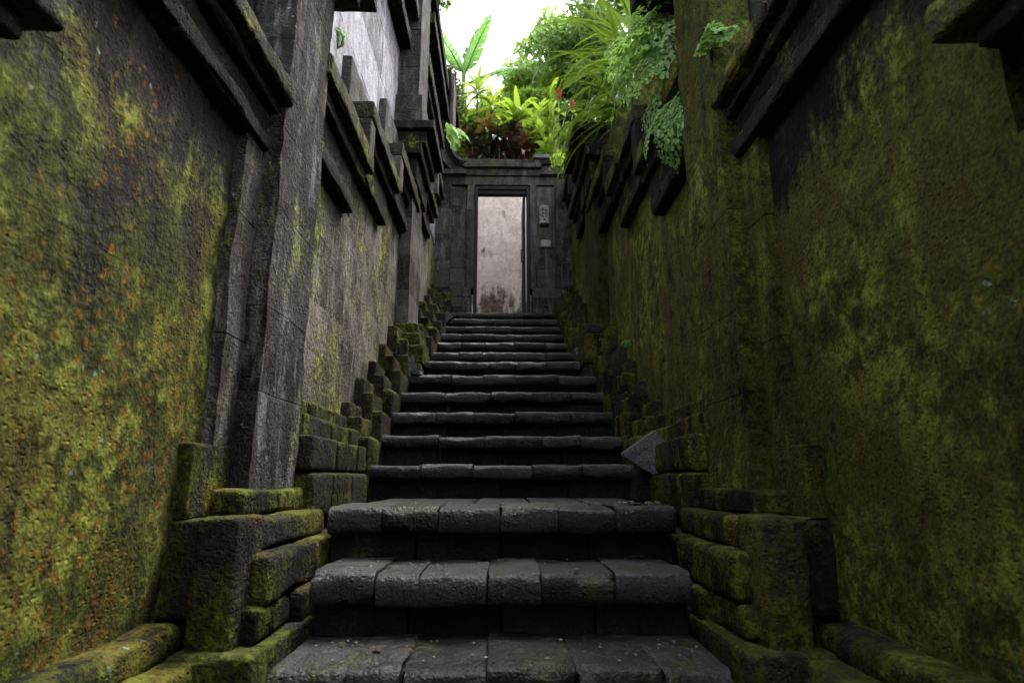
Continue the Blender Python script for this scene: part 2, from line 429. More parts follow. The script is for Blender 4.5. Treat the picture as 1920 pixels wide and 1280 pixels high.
def courses(name, plane, y0, y1, z0, z1, mat, parent, ch=0.41, bl=0.75, thick=0.3, amp=0.004, seg=0.07, gap=0.0, proud=0.0, axis='x', r=0.0006, inside=1):
    """a wall of blocks: face at 'plane', body behind it (away from the corridor). inside=+1 face looks to +, -1 to -"""
    nz = max(1, int(round((z1 - z0) / ch)))
    hz = (z1 - z0) / nz
    rnd = random.Random(int(abs(plane) * 1000 + y0 * 77 + z0 * 13))
    for i in range(nz):
        a = y0
        first = True
        while a < y1 - 1e-4:
            L = bl * rnd.uniform(0.75, 1.25)
            if first and i % 2: L *= 0.55
            first = False
            b = min(y1, a + L)
            if y1 - b < bl * 0.35: b = y1
            f = plane + inside * rnd.uniform(-proud, proud)
            g = plane - inside * thick
            if axis == 'x':
                stone(name, f, g, a + gap / 2, b - gap / 2, z0 + i * hz + gap / 2, z0 + (i + 1) * hz - gap / 2, mat, parent, r=r, seg=seg, amp=amp, chip=0.015, ct=.22, cont=True)
            else:
                ya, yb = sorted((f, g))
                stone(name, a + gap / 2, b - gap / 2, ya, yb, z0 + i * hz + gap / 2, z0 + (i + 1) * hz - gap / 2, mat, parent, r=r, seg=seg, amp=amp, chip=0.015, ct=.22, cont=True)
            a = b

# ------------------------------------------------------------------ setting: ground and garden bank
RISE = 0.216
def zk(k): return RISE * (k + 5)
YK = {-5: 1.10, -4: 1.50, -3: 1.90, -2: 2.26, -1: 2.64, 0: 4.03, 1: 4.39, 2: 4.75, 3: 5.11, 4: 5.47, 5: 5.87, 6: 6.42, 7: 6.87, 8: 7.32, 9: 7.74, 10: 8.13, 11: 8.55}
HW = {-5: .66, -4: .66, -3: .69, -2: .69, -1: .755, 0: .89, 1: .895, 2: .895, 3: .895, 4: .895, 5: .79, 6: .79, 7: .785, 8: .785, 9: .785, 10: .785, 11: .785}

def sheet(name, xs, ys, zf, mat, kind='structure'):
    V, F = [], []
    for x in xs:
        for y in ys:
            V.append((x, y, zf(x, y)))
    ny = len(ys)
    for i in range(len(xs) - 1):
        for j in range(ny - 1):
            F.append((i * ny + j, (i + 1) * ny + j, (i + 1) * ny + j + 1, i * ny + j + 1))
    o = mesh_obj(name, V, F, mat)
    o['kind'] = kind
    return o

sheet('ground', np.linspace(-60, 60, 13), np.linspace(-60, 80, 15), lambda x, y: -0.01, M['soil'])
def bank_right_z(x, y):
    base = np.interp(y, [-6, 0, 1.1, 2.8, 3.9, 5.0, 6.2, 8.2, 9.6, 30], [1.3, 1.75, 2.3, 2.9, 3.35, 3.95, 4.75, 5.55, 6.6, 8.0])
    return float(base + 0.10 * math.sin(x * 3.1 + y * 2.3) + 0.16 * max(0, x - 1.3))
sheet('garden_bank', np.linspace(1.22, 9, 30), np.linspace(-6, 11.15, 60), bank_right_z, M['soil'])
def hill_z(x, y):
    return 7.02 + 0.16 * (y - 10.8) + 0.10 * math.sin(x * 2.0) * math.cos(y * 1.7)
sheet('hillside', np.linspace(-14, 14, 50), np.linspace(11.2, 40, 50), hill_z, M['soil'])

# ------------------------------------------------------------------ staircase
st = thing('stone_staircase', 'steep worn dark stone staircase climbing between the mossy walls to the doorway', 'staircase', (0, 2.0, 0))
rs = random.Random(3)
ks = sorted(YK)
for k in ks:
    y0 = YK[k]
    y_next = YK.get(k + 1, 8.62)
    hw = HW[k]
    zt = zk(k)
    th = 0.115 if k < 0 else 0.10
    deep = (y_next - y0) + 0.12
    row = min(deep, 0.46)
    x = -hw
    n = 6 if k < 0 else 5
    wids = [rs.uniform(.7, 1.3) for _ in range(n)]
    s_ = sum(wids)
    for w in wids:
        x1 = x + w / s_ * 2 * hw
        dy = rs.uniform(-.009, .009)
        dz = rs.uniform(-.007, .005)
        o = stone('tread_stone', x + .0004, x1 - .0004, y0 - .0 + dy, y0 + row, zt - th + dz, zt + dz, M['step'], st, ra=(.003, .045, .034 if k < 0 else .028), seg=0.026, amp=0.007, chip=0.030, ct=.15, jit=0.005)
        x = x1
    yb = y0 + row
    while yb < y0 + deep - 0.05:                 # the landing behind the nosing row
        ye = min(y0 + deep, yb + 0.40)
        x = -hw
        for i in range(5):
            x1 = x + 2 * hw / 5
            stone('paving_stone', x + .003, x1 - .003, yb + .004, ye, zt - .1, zt - .004 + rs.uniform(-.005, .004), M['step'], st, r=0.014, seg=0.07, amp=0.005, chip=.008)
            x = x1
        yb = ye
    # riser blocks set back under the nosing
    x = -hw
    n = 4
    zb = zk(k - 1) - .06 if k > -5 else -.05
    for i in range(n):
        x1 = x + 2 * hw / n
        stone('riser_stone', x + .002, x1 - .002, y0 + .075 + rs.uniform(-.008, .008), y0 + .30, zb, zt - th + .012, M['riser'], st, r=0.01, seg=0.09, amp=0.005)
        x = x1
# packed core below the treads
for k in ks:
    yn = YK.get(k + 1, 8.62)
    stone('core_stone', -1.0, 1.0, YK[k] + .2, yn + .22, -.05, zk(k) - .13, M['riser'], st, r=.01, seg=.4, amp=.002)

# pale litter lying on the lower treads
def litter():
    rnd = random.Random(5)
    V, F = [], []
    spots = [(k, 1) for k in (-3, -3, -3, -2, -2, -1, -1)]
    for i in range(110):
        k, _ = rnd.choice(spots)
        cx = rnd.uniform(-HW[k] + .05, HW[k] - .03)
        if k == -1 and rnd.random() < .6: cx = rnd.uniform(.35, .74)
        cy = YK[k] + rnd.uniform(.03, .34 if k < -1 else .45)
        cz = zk(k) + .0075
        rr = rnd.uniform(.002, .0065) * (1.5 if rnd.random() < .12 else 1)
        n = rnd.choice((5, 6, 7)); b = len(V); a0 = rnd.uniform(0, 6)
        for t_ in range(n):
            q = rr * rnd.uniform(.5, 1.2)
            V.append((cx + q * 1.5 * math.cos(a0 + t_ * 2 * math.pi / n), cy + q * math.sin(a0 + t_ * 2 * math.pi / n), cz + rnd.uniform(-.001, .002)))
        V.append((cx, cy, cz + .004))
        for t_ in range(n): F.append((b + t_, b + (t_ + 1) % n, b + n))
        V.append((cx, cy, cz - .004))
        for t_ in range(n): F.append((b + (t_ + 1) % n, b + t_, b + n + 1))
    o = mesh_obj('fallen_litter', V, F, M['petal_litter'])
    set_props(o, 'pale dry flakes and petals scattered over the lowest treads', 'litter', kind='stuff')
litter()
M['dead_leaf'] = plain_mat('brown_dead_leaf', (0.030, 0.018, 0.008), (0.11, 0.065, 0.026), 40.0, 0.8, 0.3)
def fallen_leaves():
    rnd = random.Random(9)
    V, F = [], []
    for i in range(46):
        k = rnd.choice((-3, -3, -2, -2, -1, -1, -1, 0, 1, 2, 3))
        sg = rnd.choice((-1, 1))
        cx = sg * (HW[k] - abs(rnd.gauss(0, .16)) - .03)
        cy = YK[k] + rnd.uniform(.12, .40 if k != -1 else 1.2)
        L = rnd.uniform(.012, .03); a = rnd.uniform(0, 6.28); w = L * rnd.uniform(.3, .5)
        ca, sa = math.cos(a), math.sin(a)
        b0 = len(V)
        for t_ in (0, .3, .6, 1):
            ww = w * math.sin(math.pi * min(.97, max(.06, t_)))
            for q in (-1, 0, 1):
                x, y = (t_ - .5) * 2 * L, q * ww
                V.append((cx + x * ca - y * sa, cy + x * sa + y * ca, zk(k) + .010 + .25 * abs(q) * ww + .3 * L * (t_ - .5) ** 2))
        for t_ in range(3):
            for q in range(2):
                n0 = b0 + t_ * 3 + q
                F.append((n0, n0 + 3, n0 + 4, n0 + 1))
    o = mesh_obj('fallen_leaves', V, F, M['dead_leaf'])
    set_props(o, 'small brown dead leaves lying at the ends of the steps', 'leaves', kind='stuff')
fallen_leaves()

# ------------------------------------------------------------------ the two stepped corridor walls
SECT = [(-3.2, -1.25, 2.95), (-1.25, -.08, 2.75), (-.08, 1.10, 2.0), (1.10, 2.36, 2.70), (2.80, 3.91, 3.28), (3.79, 4.99, 3.68), (4.97, 6.2, 4.08), (6.45, 7.87, 4.80), (7.83, 8.72, 5.50)]  # first two sections, unseen behind the camera, are raised to cut sky light
WX = 1.10        # corridor wall face

def corridor_wall(s):
    left = s < 0
    nm = 'left' if left else 'right'
    label = ('tall mossy stone wall with orange lichen and stepped cornices on the left' if left
             else 'dark olive mossy stone wall with stepped cornices on the right')
    root = thing('stepped_wall', label, 'wall', (s * WX, 2.5, 0))
    near, bay = M['near_' + nm], M['bay_' + nm]
    pil, pl, co = M['pilaster_' + nm], M['plinth_' + nm], M['cornice']
    def b(name, x0, x1, y0, y1, z0, z1, mat, **kw):
        return stone(name, s * x0, s * x1, y0, y1, z0, z1, mat, root, **kw)
    ins = -s
    # near wall panel, built of big tight blocks
    courses('wall_block', s * WX, -3.2, -1.25, 0, 2.5, near, root, ch=.37, inside=ins)
    courses('wall_block', s * WX, -1.25, -.08, 0, 2.3, near, root, ch=.41, inside=ins)
    courses('wall_block', s * WX, -.08, 1.10, 0, 1.70, near, root, ch=.41, bl=.8, inside=ins, seg=.045, amp=.006)
    courses('wall_block', s * WX, 1.10, 2.20, 0, 2.39, near, root, ch=.41, bl=.8, inside=ins, seg=.045, amp=.006)
    # slim raised strip beside the pilaster
    zz = 0.55
    for h_ in (.42, .55, .5, .45):
        b('strip_block', WX - .045, WX + .2, 2.17, 2.34, zz + .002, zz + h_ - .002, pil, r=.0015, seg=.05, amp=.005, chip=.02, ct=.25, cont=True)
        zz += h_
    b('strip_block', WX - .052, WX + .2, 2.04, 2.33, .848, 1.10, pl if left else pil, r=.008, seg=.05, amp=.005, chip=.02)
    # first pilaster
    zz = 0.92
    for h_ in (.40, .36, .44, .38, .46, .40, .35):
        b('pilaster_block', .97, 1.35, 2.33, 2.83, zz + .001, zz + h_ - .001, pil, r=.0015, seg=.05, amp=.006, chip=.02, ct=.25, cont=True)
        zz += h_
    b('capital_slab', .86, 1.4, 2.25, 2.97, zz, zz + .13, co, r=.012, chip=.02)
    b('capital_slab', .80, 1.45, 2.18, 3.14, zz + .13, zz + .27, co, r=.012, chip=.02)
    # pilaster foot: courses that step out towards the stair
    b('foot_stone', .93, 1.22, 2.20, 2.86, .845, .942, pl, r=.022, seg=.04, amp=.008, chip=.02)
    b('foot_stone', .905, 1.10, 2.06, 2.30, .40, .85, pl, r=.018, seg=.05, amp=.006, chip=.015)
    b('foot_stone', .975, 1.2, 2.03, 2.3, .54, .845, pl, r=.016, seg=.05, amp=.006, chip=.015)
    b('foot_stone', .825, .965, 1.94, 2.16, .44, .862, pl, r=.022, seg=.045, amp=.007, chip=.02)
    b('foot_stone', .825, 1.0, 2.15, 2.86, .735, .848, pl, r=.028, seg=.045, amp=.008, chip=.02)
    b('foot_stone', .765, 1.0, 2.06, 2.86, .575, .738, pl, r=.030, seg=.045, amp=.009, chip=.02)
    b('foot_stone', .775, 1.0, 2.02, 2.34, .47, .577, pl, r=.022, seg=.045, amp=.009, chip=.02)
    b('foot_stone', .735, 1.0, 2.34, 2.66, .44, .577, pl, r=.022, seg=.045, amp=.009, chip=.02)
    b('foot_stone', .725, 1.0, 1.88, 2.66, .27, .475, pl, r=.022, seg=.05, amp=.009, chip=.02)
    b('foot_stone', .705, 1.0, 1.4, 2.3, -.02, .275, pl, r=.022, seg=.07, amp=.008)
    # mouldings along the foot of the near wall
    for (xf, zt_, hh) in ((.985, .545, .10), (.885, .465, .11), (.80, .35, .14)):
        ya = -2.4
        while ya < 1.9:
            yb = min(ya + random.uniform(.55, .8), 2.0)
            b('base_moulding', xf, 1.12, ya + .003, yb - .003, zt_ - hh, zt_, pl, r=.034, seg=.045, amp=.009, chip=.015)
            ya = yb
    b('base_moulding', .745, 1.1, -2.4, 1.75, 0, .21, pl, r=.02, seg=.12, amp=.006)
    # first bay, wall blocks between the pilasters (rising with the stair)
    for (ya, yb, za, zb_) in ((2.83, 3.90, .8, 2.80), (3.90, 4.98, 1.0, 3.2), (4.98, 5.80, 1.4, 3.6)):
        courses('wall_block', s * WX, ya, yb, za, zb_, bay, root, ch=.42, bl=.62, inside=ins, seg=.07, amp=.004)
    # second pilaster and its bay
    zz = 2.05
    for h_ in (.4, .45, .38, .42, .44):
        b('pilaster_block', .975, 1.3, 5.80, 6.52, zz + .001, zz + h_ - .001, M['upper_post'] if left else pil, r=.004, seg=.06, amp=.005, chip=.02, ct=.3, cont=True)
        zz += h_
    for (ya, yb, za, zb_) in ((6.52, 7.86, 2.1, 4.24), (7.86, 8.78, 2.9, 4.95)):
        courses('wall_block', s * (WX - .01), ya, yb, za, zb_, bay, root, ch=.43, bl=.6, inside=ins, seg=.09, amp=.004)
    # capital of the second pilaster
    b('capital_slab', .745, 1.4, 5.60, 6.56, 4.645, 4.745, co, r=.012, seg=.06, chip=.02)
    b('capital_slab', .835, 1.4, 5.66, 6.52, 4.50, 4.648, co, r=.012, seg=.06, chip=.015)
    b('capital_slab', .88, 1.4, 5.62, 6.54, 4.36, 4.503, co, r=.012, seg=.06, chip=.015)
    b('capital_slab', .93, 1.4, 5.72, 6.53, 4.10, 4.363, co, r=.012, seg=.06, chip=.015)
    # stepped cornices
    for i, (ya, yb, T) in enumerate(SECT):
        far = i >= 4
        y = ya
        while y < yb - .02:
            ye = min(yb, y + random.uniform(.55, .8))
            if yb - ye < .25: ye = yb
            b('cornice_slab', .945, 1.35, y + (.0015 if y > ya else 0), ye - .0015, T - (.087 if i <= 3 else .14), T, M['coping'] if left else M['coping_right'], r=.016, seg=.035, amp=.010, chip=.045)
            y = ye
        yn = yb if yb < 2.5 and yb > 2.0 else yb - .10
        ym = yb if yb < 2.5 and yb > 2.0 else yb - .20
        za, zb_, zc_ = (T - .085, T - .25, T - .33) if i <= 3 else (T - .138, T - .43, T - .545)
        zd_ = za - (.055 if i <= 3 else .10)
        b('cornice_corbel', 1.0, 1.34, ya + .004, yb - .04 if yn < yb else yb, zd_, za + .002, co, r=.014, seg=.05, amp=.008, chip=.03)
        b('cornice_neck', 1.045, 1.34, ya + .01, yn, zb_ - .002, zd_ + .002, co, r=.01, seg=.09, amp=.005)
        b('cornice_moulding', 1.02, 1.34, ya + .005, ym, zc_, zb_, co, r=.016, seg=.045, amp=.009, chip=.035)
        if i in (3, 5, 6, 7, 8):                   # end blocks that face down the stair
            b('cornice_end_block', .955, 1.30, ya - .012, ya + .13, T - .47, T - .145, M['upper_post'] if left else co, r=.014, seg=.05, amp=.006, chip=.02)
    # zigzag plinth beside the steps
    def rows(k, xa, xb, ex):
        y0, y1 = YK[k], YK.get(k + 1, 8.62)
        w = (xb - xa) / 3
        tops = (.185, .315, .425)
        for j in range(3):
            dz = random.uniform(-.012, .012)
            lo = zk(k) - .30
            b('plinth_stone', xa + j * w + .004, max(xb, 1.14) if j == 2 else xa + (j + 1) * w + .06, y0 - .035 - .0 * j + random.uniform(-.012, .012), y1 + .06,
              lo, zk(k) + tops[j] + dz, pl, r=.026, seg=.045, amp=.008, chip=.022, jit=.012)
    for k in range(0, 5):
        rows(k, .885, WX, 0)
    for k in range(6, 12):
        rows(k, .785, WX, 0)
    # long courses on the lower landing
    for (xf, za, zb_) in ((.885, .80, 1.015), (.90, 1.016, 1.195), (.965, 1.10, 1.30), (1.04, 1.2, 1.405)):
        y = 2.84
        while y < 3.98:
            ye = min(3.99, y + random.uniform(.33, .55))
            if 3.99 - ye < .15: ye = 3.99
            b('plinth_stone', xf, 1.14, y + .003, ye - .003, za + .002, zb_ - .002 + random.uniform(-.006, .006), pl, r=.024, seg=.05, amp=.008, chip=.02)
            y = ye
    # foot of the second pilaster
    for (xf, ya, yb, za, zb_) in ((.86, 5.72, 6.5, 2.40, 2.52), (.82, 5.66, 6.46, 2.27, 2.402), (.785, 5.60, 6.42, 2.08, 2.272), (.80, 5.60, 6.42, 1.9, 2.082)):
        b('foot_stone', xf, 1.14, ya, yb, za, zb_, pl, r=.026, seg=.05, amp=.008, chip=.02)
    b('foot_stone', .915, 1.0, 5.46, 5.66, 1.92, 2.30, pl, r=.022, seg=.05, amp=.007, chip=.02)
    b('foot_stone', 1.0, 1.12, 5.44, 5.66, 1.95, 2.42, pl, r=.022, seg=.05, amp=.007, chip=.02)
    # rubble core so that nothing shines through behind the facing
    for (ya, yb, T) in SECT:
        b('wall_core', 1.16, 1.5, ya - .0, yb + .02, 0.0, T - .2, M['riser'], r=.01, seg=.5, amp=.0)
    b('wall_core', 1.16, 1.5, 2.3, 2.84, 0, 3.6, M['riser'], r=.01, seg=.5, amp=.0)
    b('wall_core', 1.16, 1.5, 5.78, 6.52, 0, 4.6, M['riser'], r=.01, seg=.5, amp=.0)
    return root
wallL = corridor_wall(-1)
lg = thing('sky_blocker_gate', 'added tall mossy stone gate wall, unseen behind the viewer, blocking sky light', 'gateway', (0, -3.4, 0))  # added out of view to keep sky light off camera-facing faces
for sx in (-1, 1):
    for i in range(9):
        stone('sky_blocker_block', sx * .55, sx * 1.7, -3.75, -3.2, i * .5, (i + 1) * .5 - .001, M['near_right'], lg, r=.01, seg=.12, amp=.006, chip=.02)
for i in range(3):
    stone('lintel_block', -1.2, 1.2, -3.7, -3.25, 2.6 + i * .55, 2.6 + (i + 1) * .55 - .001, M['near_right'], lg, r=.01, seg=.15, amp=.006, chip=.02)
wallR = corridor_wall(1)
courses('upper_wall_block', 1.20, 2.84, 4.25, 3.2, 4.75, M['cornice'], wallR, ch=.5, bl=.6, inside=-1, seg=.07, amp=.006)
for (ya, yb, z0, z1) in ((3.79, 4.6, 3.68, 4.10), (4.98, 5.75, 4.08, 4.5)):
    stone('parapet_block', 1.07, 1.4, ya, yb, z0, z0 + .2, M['bay_right'], wallR, r=.014, seg=.06, amp=.008, chip=.03)
    stone('parapet_block', 1.10, 1.4, ya + .02, yb, z0 + .201, z1, M['bay_right'], wallR, r=.014, seg=.06, amp=.008, chip=.03)

# ------------------------------------------------------------------ tall building above the left wall
bld = thing('tall_building', 'tall pale weathered building wall rising above the left stepped cornices', 'building', (-1.6, 5.0, 3.0))
def u(name, x0, x1, y0, y1, z0, z1, mat, **kw):
    return stone(name, -x0, -x1, y0, y1, z0, z1, mat, bld, **kw)
courses('wall_block', -1.20, 2.86, 5.85, 3.25, 5.85, M['upper'], bld, ch=.52, bl=.95, inside=1, seg=.1, amp=.004, proud=.002, gap=.001, r=.003)
for (ya, yb, z0, z1) in ((3.78, 4.99, 3.68, 4.07), (4.98, 5.86, 4.08, 4.57)):
    u('plinth_block', 1.125, 1.3, ya, yb, z0, z0 + (z1 - z0) * .5, M['upper_post'], r=.012, seg=.07, chip=.015)
    u('plinth_block', 1.13, 1.3, ya + .015, yb, z0 + (z1 - z0) * .5 + .002, z1, M['upper_post'], r=.012, seg=.07, chip=.015)
# tall pilaster above the capital
u('pilaster_block', .89, 1.4, 5.72, 6.5, 4.746, 4.94, M['upper_post'], r=.012, seg=.07, chip=.015)
u('pilaster_block', .90, 1.4, 5.73, 6.5, 4.942, 5.15, M['upper_post'], r=.012, seg=.07, chip=.015)
zz = 5.152
for h_ in (.4, .5, .45, .5, .5, .5):
    u('pilaster_block', .955, 1.4, 5.80, 6.45, zz, zz + h_ - .002, M['upper_post'], r=.01, seg=.08, chip=.01)
    zz += h_
# cornice above the pale wall
for (xf, z0, z1) in ((1.06, 5.78, 5.93), (1.12, 5.93, 6.17), (.985, 6.17, 6.34), (1.05, 6.34, 6.55)):
    y = 2.9
    while y < 5.78:
        ye = min(5.795, y + .72)
        u('cornice_slab', xf, 1.5, y + .001, ye - .001, z0, z1 - .002, M['cornice'], r=.012, seg=.09, chip=.02)
        y = ye
# far bay beyond the pilaster, with its own stacked cornices
courses('wall_block', -1.08, 6.45, 8.85, 4.6, 6.05, M['upper'], bld, ch=.48, bl=.8, inside=1, seg=.1, amp=.004)
for (xf, ye, z0, z1) in ((1.0, 8.2, 6.0, 6.12), (.95, 8.45, 6.12, 6.30), (1.02, 8.5, 6.30, 6.75), (.90, 8.6, 6.75, 6.92), (1.0, 8.6, 6.92, 7.3), (.92, 8.7, 7.3, 7.5)):
    u('cornice_slab', xf, 1.6, 6.47, ye, z0, z1 - .003, M['cornice'], r=.012, seg=.12, chip=.02)
courses('wall_block', -.99, 8.95, 10.55, 3.5, 7.35, M['upper'], bld, ch=.5, bl=.8, inside=1, seg=.12, amp=.004)
for (xf, z0, z1) in ((.93, 7.2, 7.36), (.98, 7.36, 7.6), (.86, 7.6, 7.78), (.93, 7.78, 8.0)):
    u('cornice_slab', xf, 1.6, 8.92, 10.5, z0, z1 - .003, M['cornice'], r=.012, seg=.12, chip=.02)
u('wall_core', 1.25, 3.2, 2.9, 6.2, .0, 6.5, M['riser'], seg=1.5, amp=0)
u('wall_core', 1.2, 3.2, 6.2, 10.5, .0, 7.3, M['riser'], seg=1.5, amp=0)

# ------------------------------------------------------------------ gateway at the top
gate = thing('stone_gateway', 'dark weathered stone gateway with open doorway at the top of the stairs', 'gateway', (0, 8.8, 3.45))
GY = 8.75
def g(name, x0, x1, y0, y1, z0, z1, mat=None, **kw):
    kw.setdefault('r', .005); kw.setdefault('seg', .06); kw.setdefault('chip', .03); kw.setdefault('ct', .25)
    return stone(name, x0, x1, y0, y1, z0, z1, mat or M['gate'], gate, **kw)
FZ = zk(11)
for sx, (px0, px1, jx) in ((-1, (.586, .84, .47)), (1, (.541, .84, .43))):
    zz = FZ - .05
    for i, h_ in enumerate((.17, .16, .15)):
        g('foot_course', sx * (jx + .03), sx * 1.0, GY - .05 - .0 * i, GY + .25, zz + .0006, zz + h_ - .0006, mat=M['gate'])
        zz += h_
    z0 = zz
    for i in range(5):                       # recessed panel of blocks
        hh = (5.66 - z0) / 5
        g('panel_block', sx * px0, sx * px1, GY + .035, GY + .3, z0 + i * hh + .0006, z0 + (i + 1) * hh - .0006)
    for i in range(4):                       # door jamb posts
        hh = (5.67 - z0) / 4
        g('jamb_block', sx * jx, sx * (px0 - .001), GY - .012, GY + .3, z0 + i * hh + .0006, z0 + (i + 1) * hh - .0006)
    for i in range(4):                       # outer post
        hh = (5.67 - z0) / 4
        g('outer_post_block', sx * (px1 + .0006), sx * 1.25, GY - .06, GY + .3, z0 + i * hh + .0006, z0 + (i + 1) * hh - .0006)
    g('ledge_slab', sx * .60, sx * 1.02, GY - .09, GY + .3, 5.825, 5.905)
for i in range(4):
    g('lintel_block', -1.0 + i * .5 + .0006, -.5 + i * .5 - .0006, GY, GY + .3, 5.675, 5.822)
for i in range(3):
    g('frieze_block', -.86 + i * .573 + .0006, -.86 + (i + 1) * .573 - .0006, GY - .03, GY + .28, 5.83, 5.942)
for i in range(3):
    g('coping_slab', -.64 + i * .42 + .0006, -.64 + (i + 1) * .42 - .0006, GY - .10, GY + .36, 5.945, 6.018)
for i in range(3):
    g('coping_slab', -.72 + i * .50 + .0006, -.72 + (i + 1) * .50 - .0006, GY - .07, GY + .34, 6.022, 6.10)
g('coping_slab', .50, .76, GY - .12, GY + .1, 6.104, 6.17, mat=M['loose'])
g('coping_block', .62, .95, GY - .04, GY + .2, 5.907, 6.0)
# swept coping that curls up to the building on the left
def swoop(off, w, y0, y1, mat):
    pts = []
    for i in range(22):
        t_ = i / 21
        a = t_ * math.pi / 2
        pts.append((-.60 - .27 * math.sin(a) ** 1.0, 6.06 + .42 * (1 - math.cos(a)) ** 1.2))
    pts = pts + [(-.873, 6.48 + .2 * i) for i in range(1, 7)]
    V, F = [], []
    n = len(pts)
    for i, (x, z) in enumerate(pts):
        a, b_ = pts[max(0, i - 1)], pts[min(n - 1, i + 1)]
        tx, tz = b_[0] - a[0], b_[1] - a[1]
        l = math.hypot(tx, tz)
        nx, nz = tz / l, -tx / l                 # points right / up side
        for (o_, yy) in ((off, y0), (off + w, y0), (off + w, y1), (off, y1)):
            j = .004 * math.sin(i * 2.7 + yy * 9)
            V.append((x + nx * (o_ + j), yy, z + nz * (o_ + j)))
    for i in range(n - 1):
        for q in range(4):
            a = i * 4 + q; b_ = i * 4 + (q + 1) % 4
            F.append((a, b_, b_ + 4, a + 4))
    F.append((3, 2, 1, 0)); F.append(tuple((n - 1) * 4 + q for q in range(4)))
    o = mesh_obj('curved_coping', V, F, mat, gate, (0, 0, 0), smooth=False)
    return o
swoop(-.02, .05, GY - .10, GY + .36, M['gate'])
swoop(-.085, .062, GY - .05, GY + .34, M['cornice'])
swoop(-.20, .112, GY - .02, GY + .32, M['gate'])
# timber door frame with a leaf standing open
for (x0, x1, z0, z1) in ((-.468, -.415, FZ, 5.66), (.375, .428, FZ, 5.66)):
    fr = g('door_frame', x0, x1, GY + .01, GY + .16, z0 + .004, z1, mat=M['wood'], r=.006, seg=.2, amp=.0008, chip=0)
g('door_frame', -.415, .375, GY + .01, GY + .16, 5.60, 5.66, mat=M['wood'], r=.006, seg=.2, amp=.0008, chip=0)
g('door_frame', -.415, .375, GY + .04, GY + .15, 5.53, 5.60, mat=M['wood'], r=.005, seg=.2, amp=.0008, chip=0)
leafd = g('door', .322, .360, GY + .165, GY + .93, FZ + .02, 5.58, mat=M['wood'], r=.004, seg=.25, amp=.0008, chip=0)
hv = [(-.055, -.30, -.10), (-.035, -.30, -.10), (-.035, -.28, -.10), (-.055, -.28, -.10), (-.055, -.30, .12), (-.035, -.30, .12), (-.035, -.28, .12), (-.055, -.28, .12)]
hf = [(3, 2, 1, 0), (4, 5, 6, 7), (0, 1, 5, 4), (1, 2, 6, 5), (2, 3, 7, 6), (3, 0, 4, 7)]
hb = [(x, y, z * .12 + dz) for dz in (-.09, .11) for (x, y, z) in [(p_[0] + (.02 if p_[0] > -.05 else 0), p_[1], p_[2]) for p_ in hv]]
hd = mesh_obj('handle', hv + hb, hf + [tuple(i + 8 for i in f) for f in hf] + [tuple(i + 16 for i in f) for f in hf], M['iron'], None, (0, 0, 0), smooth=False)
hd.parent = leafd
g('threshold', -.40, .36, GY - .02, GY + .3, FZ - .05, FZ + .012, r=.012)

# courtyard behind the gate: floor and the sunlit wall seen through the door
fl = sheet('courtyard_floor', np.linspace(-3, 6, 4), np.linspace(8.6, 11.1, 3), lambda x, y: FZ - .03, M['riser'])
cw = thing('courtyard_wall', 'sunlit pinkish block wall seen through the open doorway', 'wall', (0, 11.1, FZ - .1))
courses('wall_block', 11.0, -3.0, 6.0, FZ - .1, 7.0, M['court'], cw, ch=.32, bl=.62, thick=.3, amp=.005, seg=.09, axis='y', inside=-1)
for i in range(12):
    stone('coping_stone', -3 + i * .75 + .003, -3 + (i + 1) * .75 - .003, 10.94, 11.34, 7.0, 7.07, M['gate'], cw, r=.015, seg=.1, amp=.006)

